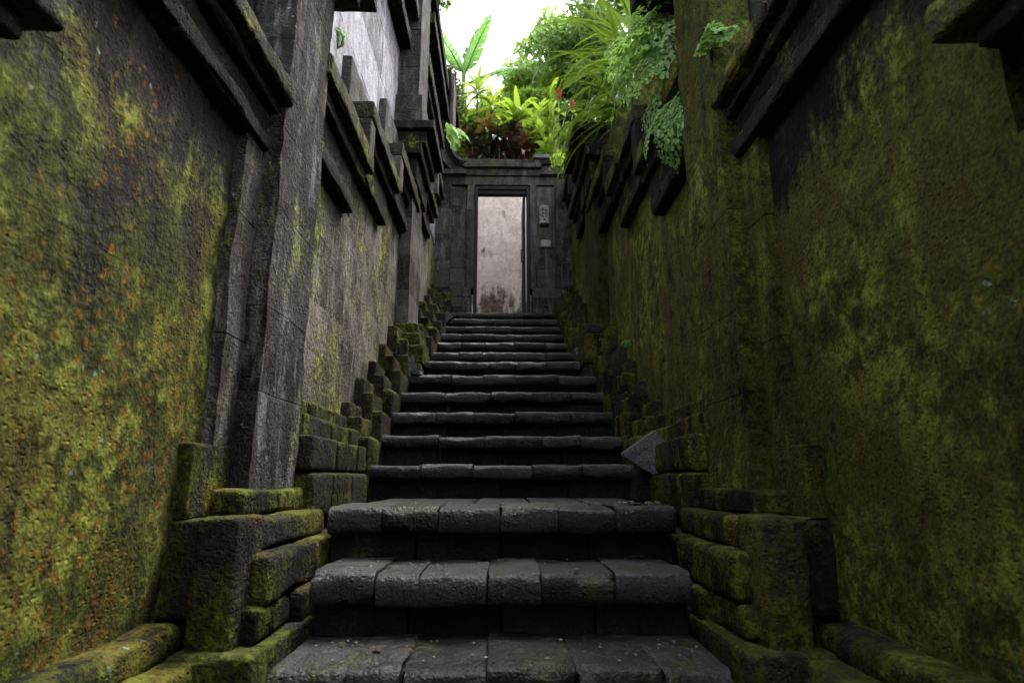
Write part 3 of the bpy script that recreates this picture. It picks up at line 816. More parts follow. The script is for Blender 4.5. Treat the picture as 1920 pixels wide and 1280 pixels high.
# ------------------------------------------------------------------ lantern and plaque on the gate
lan = thing('wall_lantern', 'pale carved openwork half-round stone lantern right of the doorway', 'lantern', (.66, GY + .03, 4.99))
def lantern():
    V, F = [], []
    nu, nv = 32, 32
    H, rad = .29, .078
    zb = .022
    hole = np.zeros((nu, nv), bool)
    for i in range(nu):
        for j in range(nv):
            a, c = (i + .5) / nu, (j + .5) / nv
            if .06 < c < .94 and .04 < a < .96:
                if c < .26:
                    m_ = (a * 3) % 1
                    hole[i, j] = .22 < m_ < .78 and abs(m_ - .5) < .34 - (c - .08) * 1.2
                else:
                    hole[i, j] = abs(math.sin(a * math.pi * 4)) * abs(math.sin((c - .26) * math.pi * 5)) + .25 * math.sin(a * 16 + c * 23) > .42
    def P(i, j, q):
        a = math.pi * (i / nu)
        return (-math.cos(a) * q, -math.sin(a) * q * .95, zb + j / nv * (H - zb))
    for q in (rad, rad - .014):
        for i in range(nu + 1):
            for j in range(nv + 1):
                V.append(P(i, j, q))
    n1 = (nu + 1) * (nv + 1)
    I = lambda i, j, l: l * n1 + i * (nv + 1) + j
    solid = lambda i, j: 0 <= i < nu and 0 <= j < nv and not hole[i, j]
    for i in range(nu):
        for j in range(nv):
            if not solid(i, j): continue
            F.append((I(i, j, 0), I(i + 1, j, 0), I(i + 1, j + 1, 0), I(i, j + 1, 0)))
            F.append((I(i, j + 1, 1), I(i + 1, j + 1, 1), I(i + 1, j, 1), I(i, j, 1)))
            for (di, dj, a, c) in ((-1, 0, (i, j), (i, j + 1)), (1, 0, (i + 1, j + 1), (i + 1, j)), (0, -1, (i + 1, j), (i, j)), (0, 1, (i, j + 1), (i + 1, j + 1))):
                if not solid(i + di, j + dj):
                    F.append((I(*a, 0), I(*c, 0), I(*c, 1), I(*a, 1)))
    mesh_obj('openwork_shell', V, F, M['lantern'], lan, tuple(lan.location), smooth=False)
    for z0, z1, q in ((0, .024, .086), (H - .004, H + .014, .08)):
        V, F = [], []
        n = 20
        for z in (z0, z1):
            for i in range(n + 1):
                a = math.pi * i / n
                V.append((-math.cos(a) * q, -math.sin(a) * q, z))
        for i in range(n):
            F.append((i, i + 1, n + 1 + i + 1, n + 1 + i))
        F.append((n, 0, n + 1, 2 * n + 1))
        F.append(tuple(range(n, -1, -1))); F.append(tuple(range(n + 1, 2 * n + 2)))
        mesh_obj('rim', V, F, M['lantern'], lan, tuple(lan.location), smooth=False)
lantern()
pq = thing('stone_plaque', 'small pale rectangular stone plaque below the carved lantern', 'plaque', (.68, GY + .02, 4.60))
stone('panel', .60, .762, GY + .008, GY + .045, 4.603, 4.722, M['lantern'], pq, r=.006, seg=.04, amp=.0015)
for z in (4.625, 4.70):
    stone('raised_border', .612, .75, GY + .002, GY + .012, z - .006, z + .006, M['lantern'], pq, r=.002, seg=.05, amp=.0005)
for x in (.616, .746):
    stone('raised_border', x - .005, x + .005, GY + .0025, GY + .012, 4.632, 4.693, M['lantern'], pq, r=.002, seg=.05, amp=.0005)

# ------------------------------------------------------------------ loose stones
def prism(name, poly, y0, y1, mat, rot=(0, 0, 0), label='', cat='stone', amp=.006):
    cx = sum(p_[0] for p_ in poly) / len(poly); cz = sum(p_[1] for p_ in poly) / len(poly)
    import bmesh
    bm = bmesh.new()
    vs = [bm.verts.new((p_[0] - cx, y0 - (y0 + y1) / 2, p_[1] - cz)) for p_ in poly]
    f = bm.faces.new(vs)
    ex = bmesh.ops.extrude_face_region(bm, geom=[f])
    bmesh.ops.translate(bm, vec=(0, y1 - y0, 0), verts=[e for e in ex['geom'] if isinstance(e, bmesh.types.BMVert)])
    bmesh.ops.recalc_face_normals(bm, faces=bm.faces)
    bmesh.ops.bevel(bm, geom=bm.edges[:], offset=.007, segments=2, affect='EDGES')
    bmesh.ops.subdivide_edges(bm, edges=bm.edges[:], cuts=3, use_grid_fill=True)
    bm.verts.ensure_lookup_table()
    P = np.array([v.co[:] for v in bm.verts])
    d = vnoise(P * 22 + 4.4, 91) * amp
    for v, q in zip(bm.verts, d):
        v.co += Vector((q, q * .7, q))
    me = bpy.data.meshes.new(name); bm.to_mesh(me); bm.free()
    me.materials.append(mat)
    o = bpy.data.objects.new(name, me); C.objects.link(o)
    o.location = (cx, (y0 + y1) / 2, cz); o.rotation_euler = rot
    set_props(o, label, cat)
    return o
prism('broken_slab', [(.715, 1.13), (.955, .975), (.975, 1.20), (.925, 1.275)], 3.50, 3.66, M['loose'], (R(6), 0, R(-10)),
      'broken grey wedge of stone leaning out over the step at the right plinth')
prism('support_stone', [(.80, .862), (.90, .862), (.905, 1.03), (.84, 1.045)], 3.62, 3.80, M['riser'], (0, 0, R(5)),
      'small dark stone under the broken wedge beside the right plinth')
prism('pale_chip', [(-.93, 1.94), (-.84, 1.94), (-.835, 2.04), (-.87, 2.15), (-.92, 2.10)], 5.50, 5.60, M['pale_loose'], (0, 0, R(20)),
      'pale chipped upright stone at the left end of the landing step')
prism('pale_flat_chip', [(-.86, 1.945), (-.77, 1.945), (-.775, 1.99), (-.85, 2.0)], 5.46, 5.58, M['pale_loose'], (0, 0, R(-8)),
      'low pale stone chip beside the left foot of the second pilaster')
prism('tilted_slab', [(.77, 2.375), (.835, 2.20), (.87, 2.21), (.80, 2.395)], 6.25, 6.44, M['loose'], (0, 0, R(8)),
      'thin tilted slab leaning on the right plinth by the upper steps')
prism('tilted_slab', [(-.70, 3.19), (-.80, 3.10), (-.83, 3.12), (-.80, 3.28)], 7.86, 8.02, M['loose'], (0, 0, R(8)),
      'grey tilted slab at the left edge of the topmost steps')
rub = random.Random(12)
for i in range(7):
    x = .70 + rub.uniform(-.09, .08); y = 2.80 + rub.uniform(-.08, .14); q = rub.uniform(.007, .017)
    o = stone('rubble_piece', x - q, x + q, y - q, y + q, .862, .862 + q * 1.3, M['pale_loose'], None, r=q * .5, seg=.02, amp=.006, jit=.4)
    o.rotation_euler[2] = rub.uniform(0, 3)
    set_props(o, 'whitish crumb of rubble in the little pile at the right end of the landing', 'rubble', group='rubble crumbs at the right end of the landing')

# ------------------------------------------------------------------ plants
def blade(length, width, arch=0.6, fold=0.25, nseg=8, shape='strap', twist=0.0, wave=0.0, seed=0):
    """leaf along +X from the origin, arching down towards -Z; returns verts, faces"""
    rnd = random.Random(seed)
    V, F = [], []
    ang = 0.0
    p = Vector((0, 0, 0))
    for i in range(nseg + 1):
        t_ = i / nseg
        if shape == 'strap':
            w = width * min(1, .55 + t_ * 2.2) * (1 - max(0, t_ - .55) / .45) ** .75
        elif shape == 'ovate':
            w = width * max(0.06, math.sin(math.pi * min(1, t_ ** .8)) ** .85) if t_ < 1 else 0
            if t_ < .12: w = width * .10
        else:
            w = width * (math.sin(math.pi * t_ ** .7) ** .7 if 0 < t_ < 1 else .05)
        w = max(w, width * .02)
        tw = twist * t_
        side = Vector((0, math.cos(tw), math.sin(tw)))
        upv = Vector((math.sin(ang), 0, math.cos(ang)))
        wz = wave * math.sin(t_ * 9 + rnd.random())
        V.append(p + side * w * .5 + upv * (fold * w * .5 + wz))
        V.append(p.copy())
        V.append(p - side * w * .5 + upv * (fold * w * .5 - wz))
        if i < nseg:
            ang += arch / nseg * (1 + .6 * t_)
            p = p + Vector((math.cos(ang), 0, -math.sin(ang))) * (length / nseg)
    for i in range(nseg):
        a = i * 3
        F += [(a, a + 1, a + 4, a + 3), (a + 1, a + 2, a + 5, a + 4)]
    return V, F

def leaf_mesh(name, mat, *args, **kw):
    V, F = blade(*args, **kw)
    me = bpy.data.meshes.new(name)
    me.from_pydata([tuple(v) for v in V], [], F)
    me.materials.append(mat)
    me.polygons.foreach_set('use_smooth', [True] * len(me.polygons))
    me.update()
    return me

def put_leaf(me, root, pos, az, el, roll=0.0, sc=1.0, name='leaf'):
    o = bpy.data.objects.new(name, me)
    C.objects.link(o)
    o.parent = root
    o.rotation_mode = 'XYZ'
    m = Matrix.Translation(Vector(pos)) @ Matrix.Rotation(az, 4, 'Z') @ Matrix.Rotation(-el, 4, 'Y') @ Matrix.Rotation(roll, 4, 'X') @ Matrix.Scale(sc, 4)
    o.matrix_local = m
    return o

def tube(name, pts, r0, r1, mat, root, n=7):
    V, F = [], []
    P = [Vector(p_) for p_ in pts]
    for i, p_ in enumerate(P):
        t_ = i / (len(P) - 1)
        d = (P[min(i + 1, len(P) - 1)] - P[max(i - 1, 0)]).normalized()
        a = d.orthogonal().normalized(); b_ = d.cross(a)
        q = r0 + (r1 - r0) * t_
        for j in range(n):
            an = 2 * math.pi * j / n
            V.append(p_ + (a * math.cos(an) + b_ * math.sin(an)) * q)
    for i in range(len(P) - 1):
        for j in range(n):
            F.append((i * n + j, i * n + (j + 1) % n, (i + 1) * n + (j + 1) % n, (i + 1) * n + j))
    F.append(tuple(range(n - 1, -1, -1))); F.append(tuple((len(P) - 1) * n + j for j in range(n)))
    me = bpy.data.meshes.new(name)
    me.from_pydata([tuple(v) for v in V], [], F)
    me.materials.append(mat)
    me.polygons.foreach_set('use_smooth', [True] * len(me.polygons))
    o = bpy.data.objects.new(name, me); C.objects.link(o); o.parent = root
    return o

def leaf_cloud(name, mat, root, centers, n, size, spread, seed, elong=1.8, flat=0.4):
    """many small pointed leaves gathered in clumps; one mesh"""
    rnd = np.random.default_rng(seed)
    cs = np.array([c[:3] for c in centers]); rs_ = np.array([c[3] if len(c) > 3 else spread for c in centers])
    w = rs_ ** 2; w = w / w.sum()
    k = rnd.choice(len(cs), n, p=w)
    d = rnd.normal(size=(n, 3)); d /= np.linalg.norm(d, axis=1, keepdims=True)
    rad = rnd.random(n) ** .45
    P = cs[k] + d * (rs_[k] * rad)[:, None] * np.array([1, 1, .75])
    A = d * .5 + rnd.normal(size=(n, 3)) * .6 + np.array([0, 0, -.25]); A /= np.linalg.norm(A, axis=1, keepdims=True)
    B = np.cross(A, rnd.normal(size=(n, 3)) * flat + np.array([0, 0, 1])); B /= np.maximum(1e-6, np.linalg.norm(B, axis=1, keepdims=True))
    Nn = np.cross(A, B)
    s = size * rnd.uniform(.6, 1.35, n)[:, None]
    L = s * elong
    V = np.stack([P, P + A * L * .45 + B * s * .5 - Nn * s * .12, P + A * L - Nn * s * .2, P + A * L * .45 - B * s * .5 - Nn * s * .12, P + A * L * .5 + Nn * s * .04], 1).reshape(-1, 3)
    I = np.arange(n)[:, None] * 5
    F = np.concatenate([I + np.array([[0, 1, 4]]), I + np.array([[1, 2, 4]]), I + np.array([[2, 3, 4]]), I + np.array([[3, 0, 4]])])
    me = bpy.data.meshes.new(name)
    me.vertices.add(len(V)); me.vertices.foreach_set('co', V.ravel())
    me.loops.add(F.size); me.loops.foreach_set('vertex_index', F.ravel().astype(np.int32))
    me.polygons.add(len(F)); me.polygons.foreach_set('loop_start', np.arange(0, F.size, 3, dtype=np.int32))
    me.materials.append(mat)
    me.update(calc_edges=True)
    o = bpy.data.objects.new(name, me); C.objects.link(o); o.parent = root
    return o

def tree(name, label, base, height, crown_r, mat, seed, n=6000, size=.10, limbs=9, lean=(0, 0), cat='tree', group=None, crown_low=.45, tr=.12):
    rnd = random.Random(seed)
    root = thing(name, label, cat, base, group)
    top = Vector((lean[0], lean[1], height * .9))
    pts = [(top * t_ + Vector((rnd.uniform(-.05, .05), rnd.uniform(-.05, .05), 0)) * (1 if 0 < t_ else 0))[:] for t_ in (0, .25, .5, .75, 1)]
    tk = tube('trunk', pts, tr, tr * .25, M['bark'], root)
    cl = []
    for i in range(limbs):
        t_ = rnd.uniform(crown_low, .95)
        p0 = top * t_
        a = rnd.uniform(0, 2 * math.pi)
        l = crown_r * rnd.uniform(.55, 1.0) * (1.15 - .55 * t_)
        p2 = p0 + Vector((math.cos(a) * l, math.sin(a) * l, l * rnd.uniform(.15, .6)))
        p1 = (p0 + p2) / 2 + Vector((0, 0, -.08 * l))
        lb = tube('limb', [p0[:], p1[:], p2[:]], tr * .4, tr * .08, M['bark'], root, 5)
        for q in (.55, .8, 1.0):
            c = p0.lerp(p2, q)
            cl.append((c.x + rnd.uniform(-.1, .1), c.y + rnd.uniform(-.1, .1), c.z + rnd.uniform(-.1, .2), crown_r * rnd.uniform(.16, .32)))
    cl.append((top.x, top.y, top.z, crown_r * .3))
    leaf_cloud('crown', mat, root, cl, n, size, .4, seed)
    return root

HB = hill_z
# --- banana plant, upper left
ban = thing('banana_plant', 'banana plant with torn upright leaves against the white sky behind the gate', 'banana plant', (-1.05, 12.6, HB(-1, 12.6)))
tube('pseudostem', [(0, 0, 0), (.03, .02, 1.9), (.05, 0, 3.95)], .13, .07, M['lf_green'], ban, 10)
def banana_leaf(length, width, seed, mat):
    rnd = random.Random(seed)
    V, F = [], []
    n = 30
    cen = []
    ang = 0
    p = Vector((0, 0, 0))
    for i in range(n + 1):
        cen.append((p.copy(), ang))
        ang += .016 * (i / n) * 1.4
        p = p + Vector((math.cos(ang), 0, -math.sin(ang))) * (length / n)
    def wid(t_): return width * .5 * max(.02, min(1, t_ * 5) * (1 - t_ ** 3) ** .8)
    for sg in (-1, 1):
        i = 2
        while i < n:
            m_ = rnd.choice((1, 2, 3, 4))
            m_ = min(m_, n - i)
            drop = rnd.uniform(.0, .9)
            skew = rnd.uniform(.0, .10)
            for j in range(m_):
                a, b_ = i + j, i + j + 1
                idx = len(V)
                for e, tt in ((a, a / n), (b_, b_ / n)):
                    q, an = cen[e]
                    e2 = .0 if not (e == b_ and j == m_ - 1) else -.006
                    w = wid(tt)
                    V.append(q + Vector((e2, 0, 0)))
                    V.append(q + Vector((.25 * w + e2, sg * w * .55, .05 * w)))
                    V.append(q + Vector((.45 * w + skew * w + e2, sg * w * (1 - .25 * drop), -drop * w * .6)))
                if sg > 0:
                    F += [(idx, idx + 3, idx + 4, idx + 1), (idx + 1, idx + 4, idx + 5, idx + 2)]
                else:
                    F += [(idx, idx + 1, idx + 4, idx + 3), (idx + 1, idx + 2, idx + 5, idx + 4)]
            i += m_
    me = bpy.data.meshes.new('leaf')
    me.from_pydata([tuple(v) for v in V], [], F); me.materials.append(mat)
    me.update()
    return me
for i, (az, el, L, Wd, roll, z) in enumerate(((R(5), R(74), 1.85, .46, R(70), 3.75), (R(18), R(36), 2.0, .44, R(15), 3.35), (R(165), R(50), 1.7, .5, R(0), 3.8),
                                              (R(-60), R(38), 1.6, .5, R(10), 3.6), (R(95), R(55), 1.8, .5, R(0), 3.8), (R(-130), R(42), 1.6, .48, 0, 3.6))):
    lf = put_leaf(banana_leaf(L, Wd, 30 + i, M['lf_banana']), ban, (.04, 0, z), az, el, roll)
    mr = tube('midrib', [(0, 0, -.008), (L * .33, 0, -.02), (L * .66, 0, -.09), (L * .93, 0, -.22)], .018, .004, M['lf_lime'], lf, 5)

# --- trees
tree('broadleaf_tree', 'airy pale green tree at the top centre beside the white sky', (1.3, 15.5, HB(1.3, 15.5)), 7.6, 1.9, M['lf_pale'], 51, n=9000, size=.085, limbs=14, tr=.10, crown_low=.3)
tree('broadleaf_tree', 'dense darker green tree behind the strap-leaved plant at upper right', (3.0, 13.8, HB(2.9, 13.8)), 7.6, 2.6, M['lf_tree'], 52, n=13000, size=.09, limbs=18, tr=.13, crown_low=.25)
tree('broadleaf_tree', 'tall tree half hidden behind the right-hand planting at the frame top', (4.6, 10.9, HB(4.6, 11)), 6.0, 2.4, M['lf_tree'], 53, n=8000, size=.10, limbs=14, tr=.13, crown_low=.3)
tree('broadleaf_tree', 'small bluish green tree far behind the banana plant', (-.5, 19.0, HB(-.5, 19)), 4.6, 1.7, M['lf_tree'], 54, n=4500, size=.09, limbs=11, tr=.09)

# --- shrub masses on the hillside
def bush(name, label, x, y, r_, h_, mat, seed, n=2600, size=.075, z=None, cat='shrub', group=None, elong=2.0):
    rnd = random.Random(seed)
    root = thing(name, label, cat, (x, y, HB(x, y) if z is None else z), group)
    cl = []
    for i in range(7):
        a = rnd.uniform(0, 6.28); q = rnd.uniform(.1, .75) * r_; zz_ = h_ * rnd.uniform(.3, .95)
        pt = (math.cos(a) * q, math.sin(a) * q, zz_)
        tube('stem', [(0, 0, 0), (pt[0] * .4, pt[1] * .4, zz_ * .5), pt], .018, .006, M['bark'], root, 5)
        cl.append((*pt, r_ * rnd.uniform(.3, .5)))
    leaf_cloud('foliage', mat, root, cl, n, size, .3, seed, elong=elong)
    return root
bush('leafy_shrub', 'lime green leafy shrub behind the dark red cordylines', .25, 12.3, .7, 2.2, M['lf_lime'], 61)
bush('leafy_shrub', 'bright yellow green shrub right of the bird nest fern', .95, 12.6, .75, 2.5, M['lf_yellow'], 62)
bush('leafy_shrub', 'tall bright shrub left below the banana leaf', -.75, 12.0, .6, 2.3, M['lf_green'], 63, elong=2.8, size=.09)
bush('leafy_shrub', 'yellow green shrub filling the right under the strap leaves', 1.5, 11.7, .62, 1.7, M['lf_yellow'], 64)
bush('leafy_shrub', 'mid green shrub behind the red ginger', 1.9, 12.8, .95, 3.1, M['lf_green'], 65, n=4600)
bush('leafy_shrub', 'pale lime shrub high behind the two red flowers', 1.25, 13.6, .95, 3.4, M['lf_lime'], 66, n=4200)
bush('leafy_shrub', 'dark green undergrowth at the foot of the cordylines', -.2, 11.9, .6, .75, M['lf_green'], 67, n=2400)
bush('leafy_shrub', 'dark green undergrowth at the foot of the red ginger', .75, 11.8, .6, .8, M['lf_green'], 68, n=2400)

for i, (bx, by, br, bh, bm_) in enumerate(((.1, 14.6, .9, 4.2, 'lf_pale'), (1.3, 15.0, 1.1, 5.0, 'lf_lime'), (2.4, 14.2, 1.2, 4.6, 'lf_green'), (-1.1, 14.4, .9, 3.6, 'lf_green'), (.7, 16.8, 1.2, 5.0, 'lf_tree'), (-.35, 13.4, .85, 3.7, 'lf_tree'), (.5, 13.3, .85, 3.8, 'lf_green'), (2.0, 13.4, 1.0, 4.4, 'lf_tree'))):
    bush('leafy_shrub', ('pale rounded shrub in the second row behind the cordylines', 'tall lime shrub in the back row above the red ginger', 'broad green shrub in the back row behind the strap leaves', 'green shrub in the back row under the banana', 'tallest grey green shrub in the farthest row', 'deep green shrub filling the gap right of the dracaena', 'mid green shrub behind the bird nest fern', 'deep green shrub behind the two red flowers')[i], bx, by, br, bh, M[bm_], 160 + i, n=5200, size=.085)
bush('leafy_shrub', 'dark leafy shrub directly behind the row of cordylines', -.3, 12.35, .7, 1.75, M['lf_green'], 171, n=3600)
bush('leafy_shrub', 'rounded mid green shrub behind the right end of the gate coping', 1.55, 12.5, .8, 2.3, M['lf_tree'], 172, n=3600)
# --- cordylines
LM_c = [leaf_mesh('cordyline_leaf', M['lf_cordy'], .30 + .04 * i, .115 + .012 * i, .7 + .25 * i, .35, 7, 'ovate', seed=i) for i in range(3)]
LM_c2 = [leaf_mesh('cordyline_leaf', M['lf_cordy2'], .29 + .04 * i, .11 + .012 * i, .4 + .3 * i, .35, 7, 'ovate', seed=10 + i) for i in range(3)]
def cordyline(label, x, y, h_, seed, lms, n=20, heads=1, sc=1.0):
    rnd = random.Random(seed)
    root = thing('cordyline_plant', label, 'cordyline', (x, y, HB(x, y) - .03), 'cordylines above the gate')
    for hd_ in range(heads):
        dx, dy = rnd.uniform(-.12, .12), rnd.uniform(-.1, .1)
        hh = h_ * (1 - .22 * hd_)
        tube('stem', [(0, 0, 0), (dx * .5, dy * .5, hh * .5), (dx, dy, hh)], .018, .012, M['bark'], root, 6)
        for i in range(n):
            t_ = i / n
            put_leaf(rnd.choice(lms), root, (dx, dy, hh - .20 * (1 - t_)), i * 2.4 + rnd.uniform(-.3, .3), R(-15 + 95 * t_ ** 1.2) + rnd.uniform(-.15, .15), rnd.uniform(-.3, .3), sc * rnd.uniform(.8, 1.1))
cordyline('dark red cordyline second from left above the gate', -.62, 11.15, 1.45, 1, LM_c, heads=2)
cordyline('cordyline with orange-red young leaves nearest the left building', -.86, 11.35, 1.2, 2, LM_c2, n=16)
cordyline('tallest dark cordyline with yellow and bronze top leaves', -.28, 11.25, 1.75, 3, LM_c2, heads=2)
cordyline('very dark purple cordyline in the middle above the door', -.05, 11.1, 1.35, 4, LM_c, heads=2)
cordyline('dark cordyline just left of the bird nest fern', .2, 11.3, 1.55, 5, LM_c, heads=2)
cordyline('bronze cordyline with orange tip right of the bird nest fern', .62, 11.2, 1.3, 6, LM_c2, heads=2)
cordyline('low dark cordyline at the right end of the row', .48, 11.05, .95, 7, LM_c, n=16)

# --- dracaena, upright green leaves
LM_d = [leaf_mesh('dracaena_leaf', M['lf_yellow'], .62, .07, 1.1 + .3 * i, .3, 8, 'strap', seed=20 + i) for i in range(2)] + [leaf_mesh('dracaena_leaf', M['lf_green'], .6, .075, 1.2, .3, 8, 'strap', seed=23)]
dr = thing('dracaena_plant', 'bright dracaena with yellowish drooping strap leaves below the banana', 'dracaena', (-.62, 11.75, HB(-.6, 11.75)))
for hx, hz_, n in ((0, 2.85, 24), (.34, 2.4, 20), (-.25, 2.1, 18)):
    tube('stem', [(0, 0, 0), (hx * .6, 0, hz_ * .5), (hx, 0, hz_)], .03, .02, M['bark'], dr, 6)
    for i in range(n):
        t_ = i / n
        put_leaf(LM_d[i % 3], dr, (hx, 0, hz_ - .18 * (1 - t_)), i * 2.4, R(5 + 75 * t_), 0, .8 + .3 * random.random())

# --- bird nest fern
bn = thing('bird_nest_fern', 'light green bird nest fern with broad upright fronds among the cordylines', 'fern', (.30, 11.55, HB(.3, 11.5)))
tube('stem', [(0, 0, 0), (.02, 0, 1.0), (.03, 0, 1.87)], .05, .09, M['bark'], bn, 8)
LM_b = [leaf_mesh('frond', M['lf_lime'], .75, .14, .7 + .3 * i, .3, 10, 'spear', seed=30 + i, wave=.006) for i in range(3)]
for i in range(22):
    put_leaf(LM_b[i % 3], bn, (.03, 0, 1.85), i * 2.4, R(28 + 50 * (i / 22)), 0, .75 + .35 * random.random(), 'frond')

# --- red ginger
LM_g = [leaf_mesh('ginger_leaf', M['lf_lime'], .48, .10, .8 + .3 * i, .25, 8, 'spear', seed=40 + i) for i in range(2)] + [leaf_mesh('ginger_leaf', M['lf_yellow'], .5, .10, 1.0, .25, 8, 'spear', seed=43)]
rg = thing('red_ginger', 'red ginger with two upright red flower spikes right of the garden', 'ginger plant', (1.0, 10.98, HB(1.0, 11)))
rnd = random.Random(44)
for i in range(13):
    a = rnd.uniform(0, 6.28); q = rnd.uniform(.1, .5); hh = rnd.uniform(.8, 2.2)
    tip = (math.cos(a) * q, math.sin(a) * q * .6, hh)
    tube('cane', [(tip[0] * .2, tip[1] * .2, 0), (tip[0] * .5, tip[1] * .5, hh * .5), tip], .013, .007, M['lf_green'], rg, 5)
    for j in range(8):
        t_ = .3 + .7 * j / 7
        put_leaf(LM_g[j % 3], rg, (tip[0] * t_, tip[1] * t_, hh * t_), a + (0 if j % 2 else math.pi) + rnd.uniform(-.4, .4), R(rnd.uniform(15, 60)), 0, rnd.uniform(.7, 1.1))
for (dx, dz) in ((.2, 1.93), (.5, 1.63)):
    hh = dz
    tube('cane', [(dx * .5, -.1, 0), (dx * .8, -.16, hh * .5), (dx, -.2, hh)], .012, .008, M['lf_green'], rg, 5)
    V, F = [], []
    fr_ = random.Random(int(dx * 100))
    for q in range(46):                          # overlapping bracts
        t_ = q / 46
        a = q * 2.4
        rr = .052 * math.sin(math.pi * (.18 + .8 * t_)) + .006
        z = t_ * .23
        b0 = len(V)
        out = Vector((math.cos(a), math.sin(a), 0)); sd2 = Vector((-math.sin(a), math.cos(a), 0))
        c0 = Vector((0, 0, z))
        V += [c0 + out * rr * .3 - sd2 * .016, c0 + out * rr * .3 + sd2 * .016, c0 + out * rr * 1.1 + sd2 * .017 + Vector((0, 0, .02)), c0 + out * rr * 1.15 + Vector((0, 0, .055)), c0 + out * rr * 1.1 - sd2 * .017 + Vector((0, 0, .02))]
        F += [(b0, b0 + 1, b0 + 2, b0 + 4), (b0 + 4, b0 + 2, b0 + 3)]
    fo = mesh_obj('flower_spike', V, F, M['red'], None, (0, 0, 0))
    fo.parent = rg; fo.location = (dx, -.2, hh - .02)

# --- grass tufts along the top of the courtyard wall
def grass(name, label, x0, x1, y0, y1, zf, n, hmin, hmax, mat, seed):
    rnd = random.Random(seed)
    V, F = [], []
    for i in range(n):
        x, y = rnd.uniform(x0, x1), rnd.uniform(y0, y1)
        h_ = rnd.uniform(hmin, hmax); a = rnd.uniform(0, 6.28); w = rnd.uniform(.006, .012)
        ln = rnd.uniform(.2, .8) * h_
        z = zf(x, y)
        b0 = len(V)
        sx, sy = -math.sin(a) * w, math.cos(a) * w
        for t_, ww in ((0, 1), (.4, .9), (.75, .6), (1, .05)):
            px, py = x + math.cos(a) * ln * t_ ** 2, y + math.sin(a) * ln * t_ ** 2
            pz = z + h_ * (t_ - .25 * t_ ** 3)
            V += [(px + sx * ww, py + sy * ww, pz), (px - sx * ww, py - sy * ww, pz)]
        for q in range(3):
            F.append((b0 + 2 * q, b0 + 2 * q + 1, b0 + 2 * q + 3, b0 + 2 * q + 2))
    o = mesh_obj(name, V, F, mat)
    return set_props(o, label, 'grass', kind='stuff')
grass('garden_grass', 'long green grass along the bank top behind the gate coping', -1.2, 1.6, 11.25, 11.7, lambda x, y: HB(x, y) - .02, 1500, .15, .5, M['lf_grass'], 71)
grass('ground_cover', 'low green ground cover spreading over the hillside', -3, 5, 11.2, 15, lambda x, y: HB(x, y) - .02, 4500, .15, .45, M['lf_grass'], 72)
grass('bank_ground_cover', 'low green ground cover over the right garden bank', 1.3, 3.6, 2.0, 10.6, lambda x, y: bank_right_z(x, y) - .02, 3000, .08, .3, M['lf_grass'], 73)

# --- big strap-leaved plants on the right bank
LM_s = [leaf_mesh('strap_leaf', M['lf_strap'], 1.25 + .16 * i, .040 + .005 * (i % 3), .75 + .28 * i, .45, 14, 'strap', seed=80 + i, twist=.3 * (i % 3 - 1)) for i in range(5)]
def strap_plant(label, base, n, seed, az_c, az_w, sc):
    rnd = random.Random(seed)
    root = thing('strap_leaf_plant', label, 'strap plant', base, 'strap-leaved plants on the right bank')
    tube('stem', [(0, 0, -.15), (-.02, -.02, .08), (-.05, -.04, .22)], .055, .04, M['bark'], root, 8)
    for i in range(n):
        az = az_c + rnd.uniform(-az_w, az_w)
        put_leaf(rnd.choice(LM_s), root, (rnd.uniform(-.06, .04), rnd.uniform(-.06, .06), rnd.uniform(.02, .22)), az, R(rnd.uniform(12, 85)), rnd.uniform(-.3, .3), sc * rnd.uniform(.65, 1.08))
strap_plant('large arching strap-leaved plant hanging over the right wall', (1.30, 5.15, 4.40), 62, 1, R(190), R(105), .85)
strap_plant('upper strap-leaved plant behind the large one at the frame top', (1.55, 5.7, 5.35), 52, 2, R(195), R(110), .95)
strap_plant('smaller strap-leaved plant farther along the right bank', (1.35, 6.7, 5.0), 34, 3, R(190), R(120), .55)
strap_plant('shaded strap-leaved plant behind the maidenhair ferns', (1.5, 4.3, 4.1), 45, 4, R(180), R(130), .85)
LM_y = [leaf_mesh('broad_leaf', M['lf_green'], .45, .09, 1.0 + .3 * i, .3, 8, 'spear', seed=95 + i) for i in range(2)]
yl = thing('broadleaf_lily', 'light green broad-leaved plant behind the dark capital on the right wall', 'lily', (1.3, 6.75, 5.0))
for i in range(26):
    put_leaf(LM_y[i % 2], yl, (random.uniform(-.1, .1), random.uniform(-.1, .1), random.uniform(0, .35)), i * 2.4, R(random.uniform(10, 75)), 0, random.uniform(.7, 1.1))

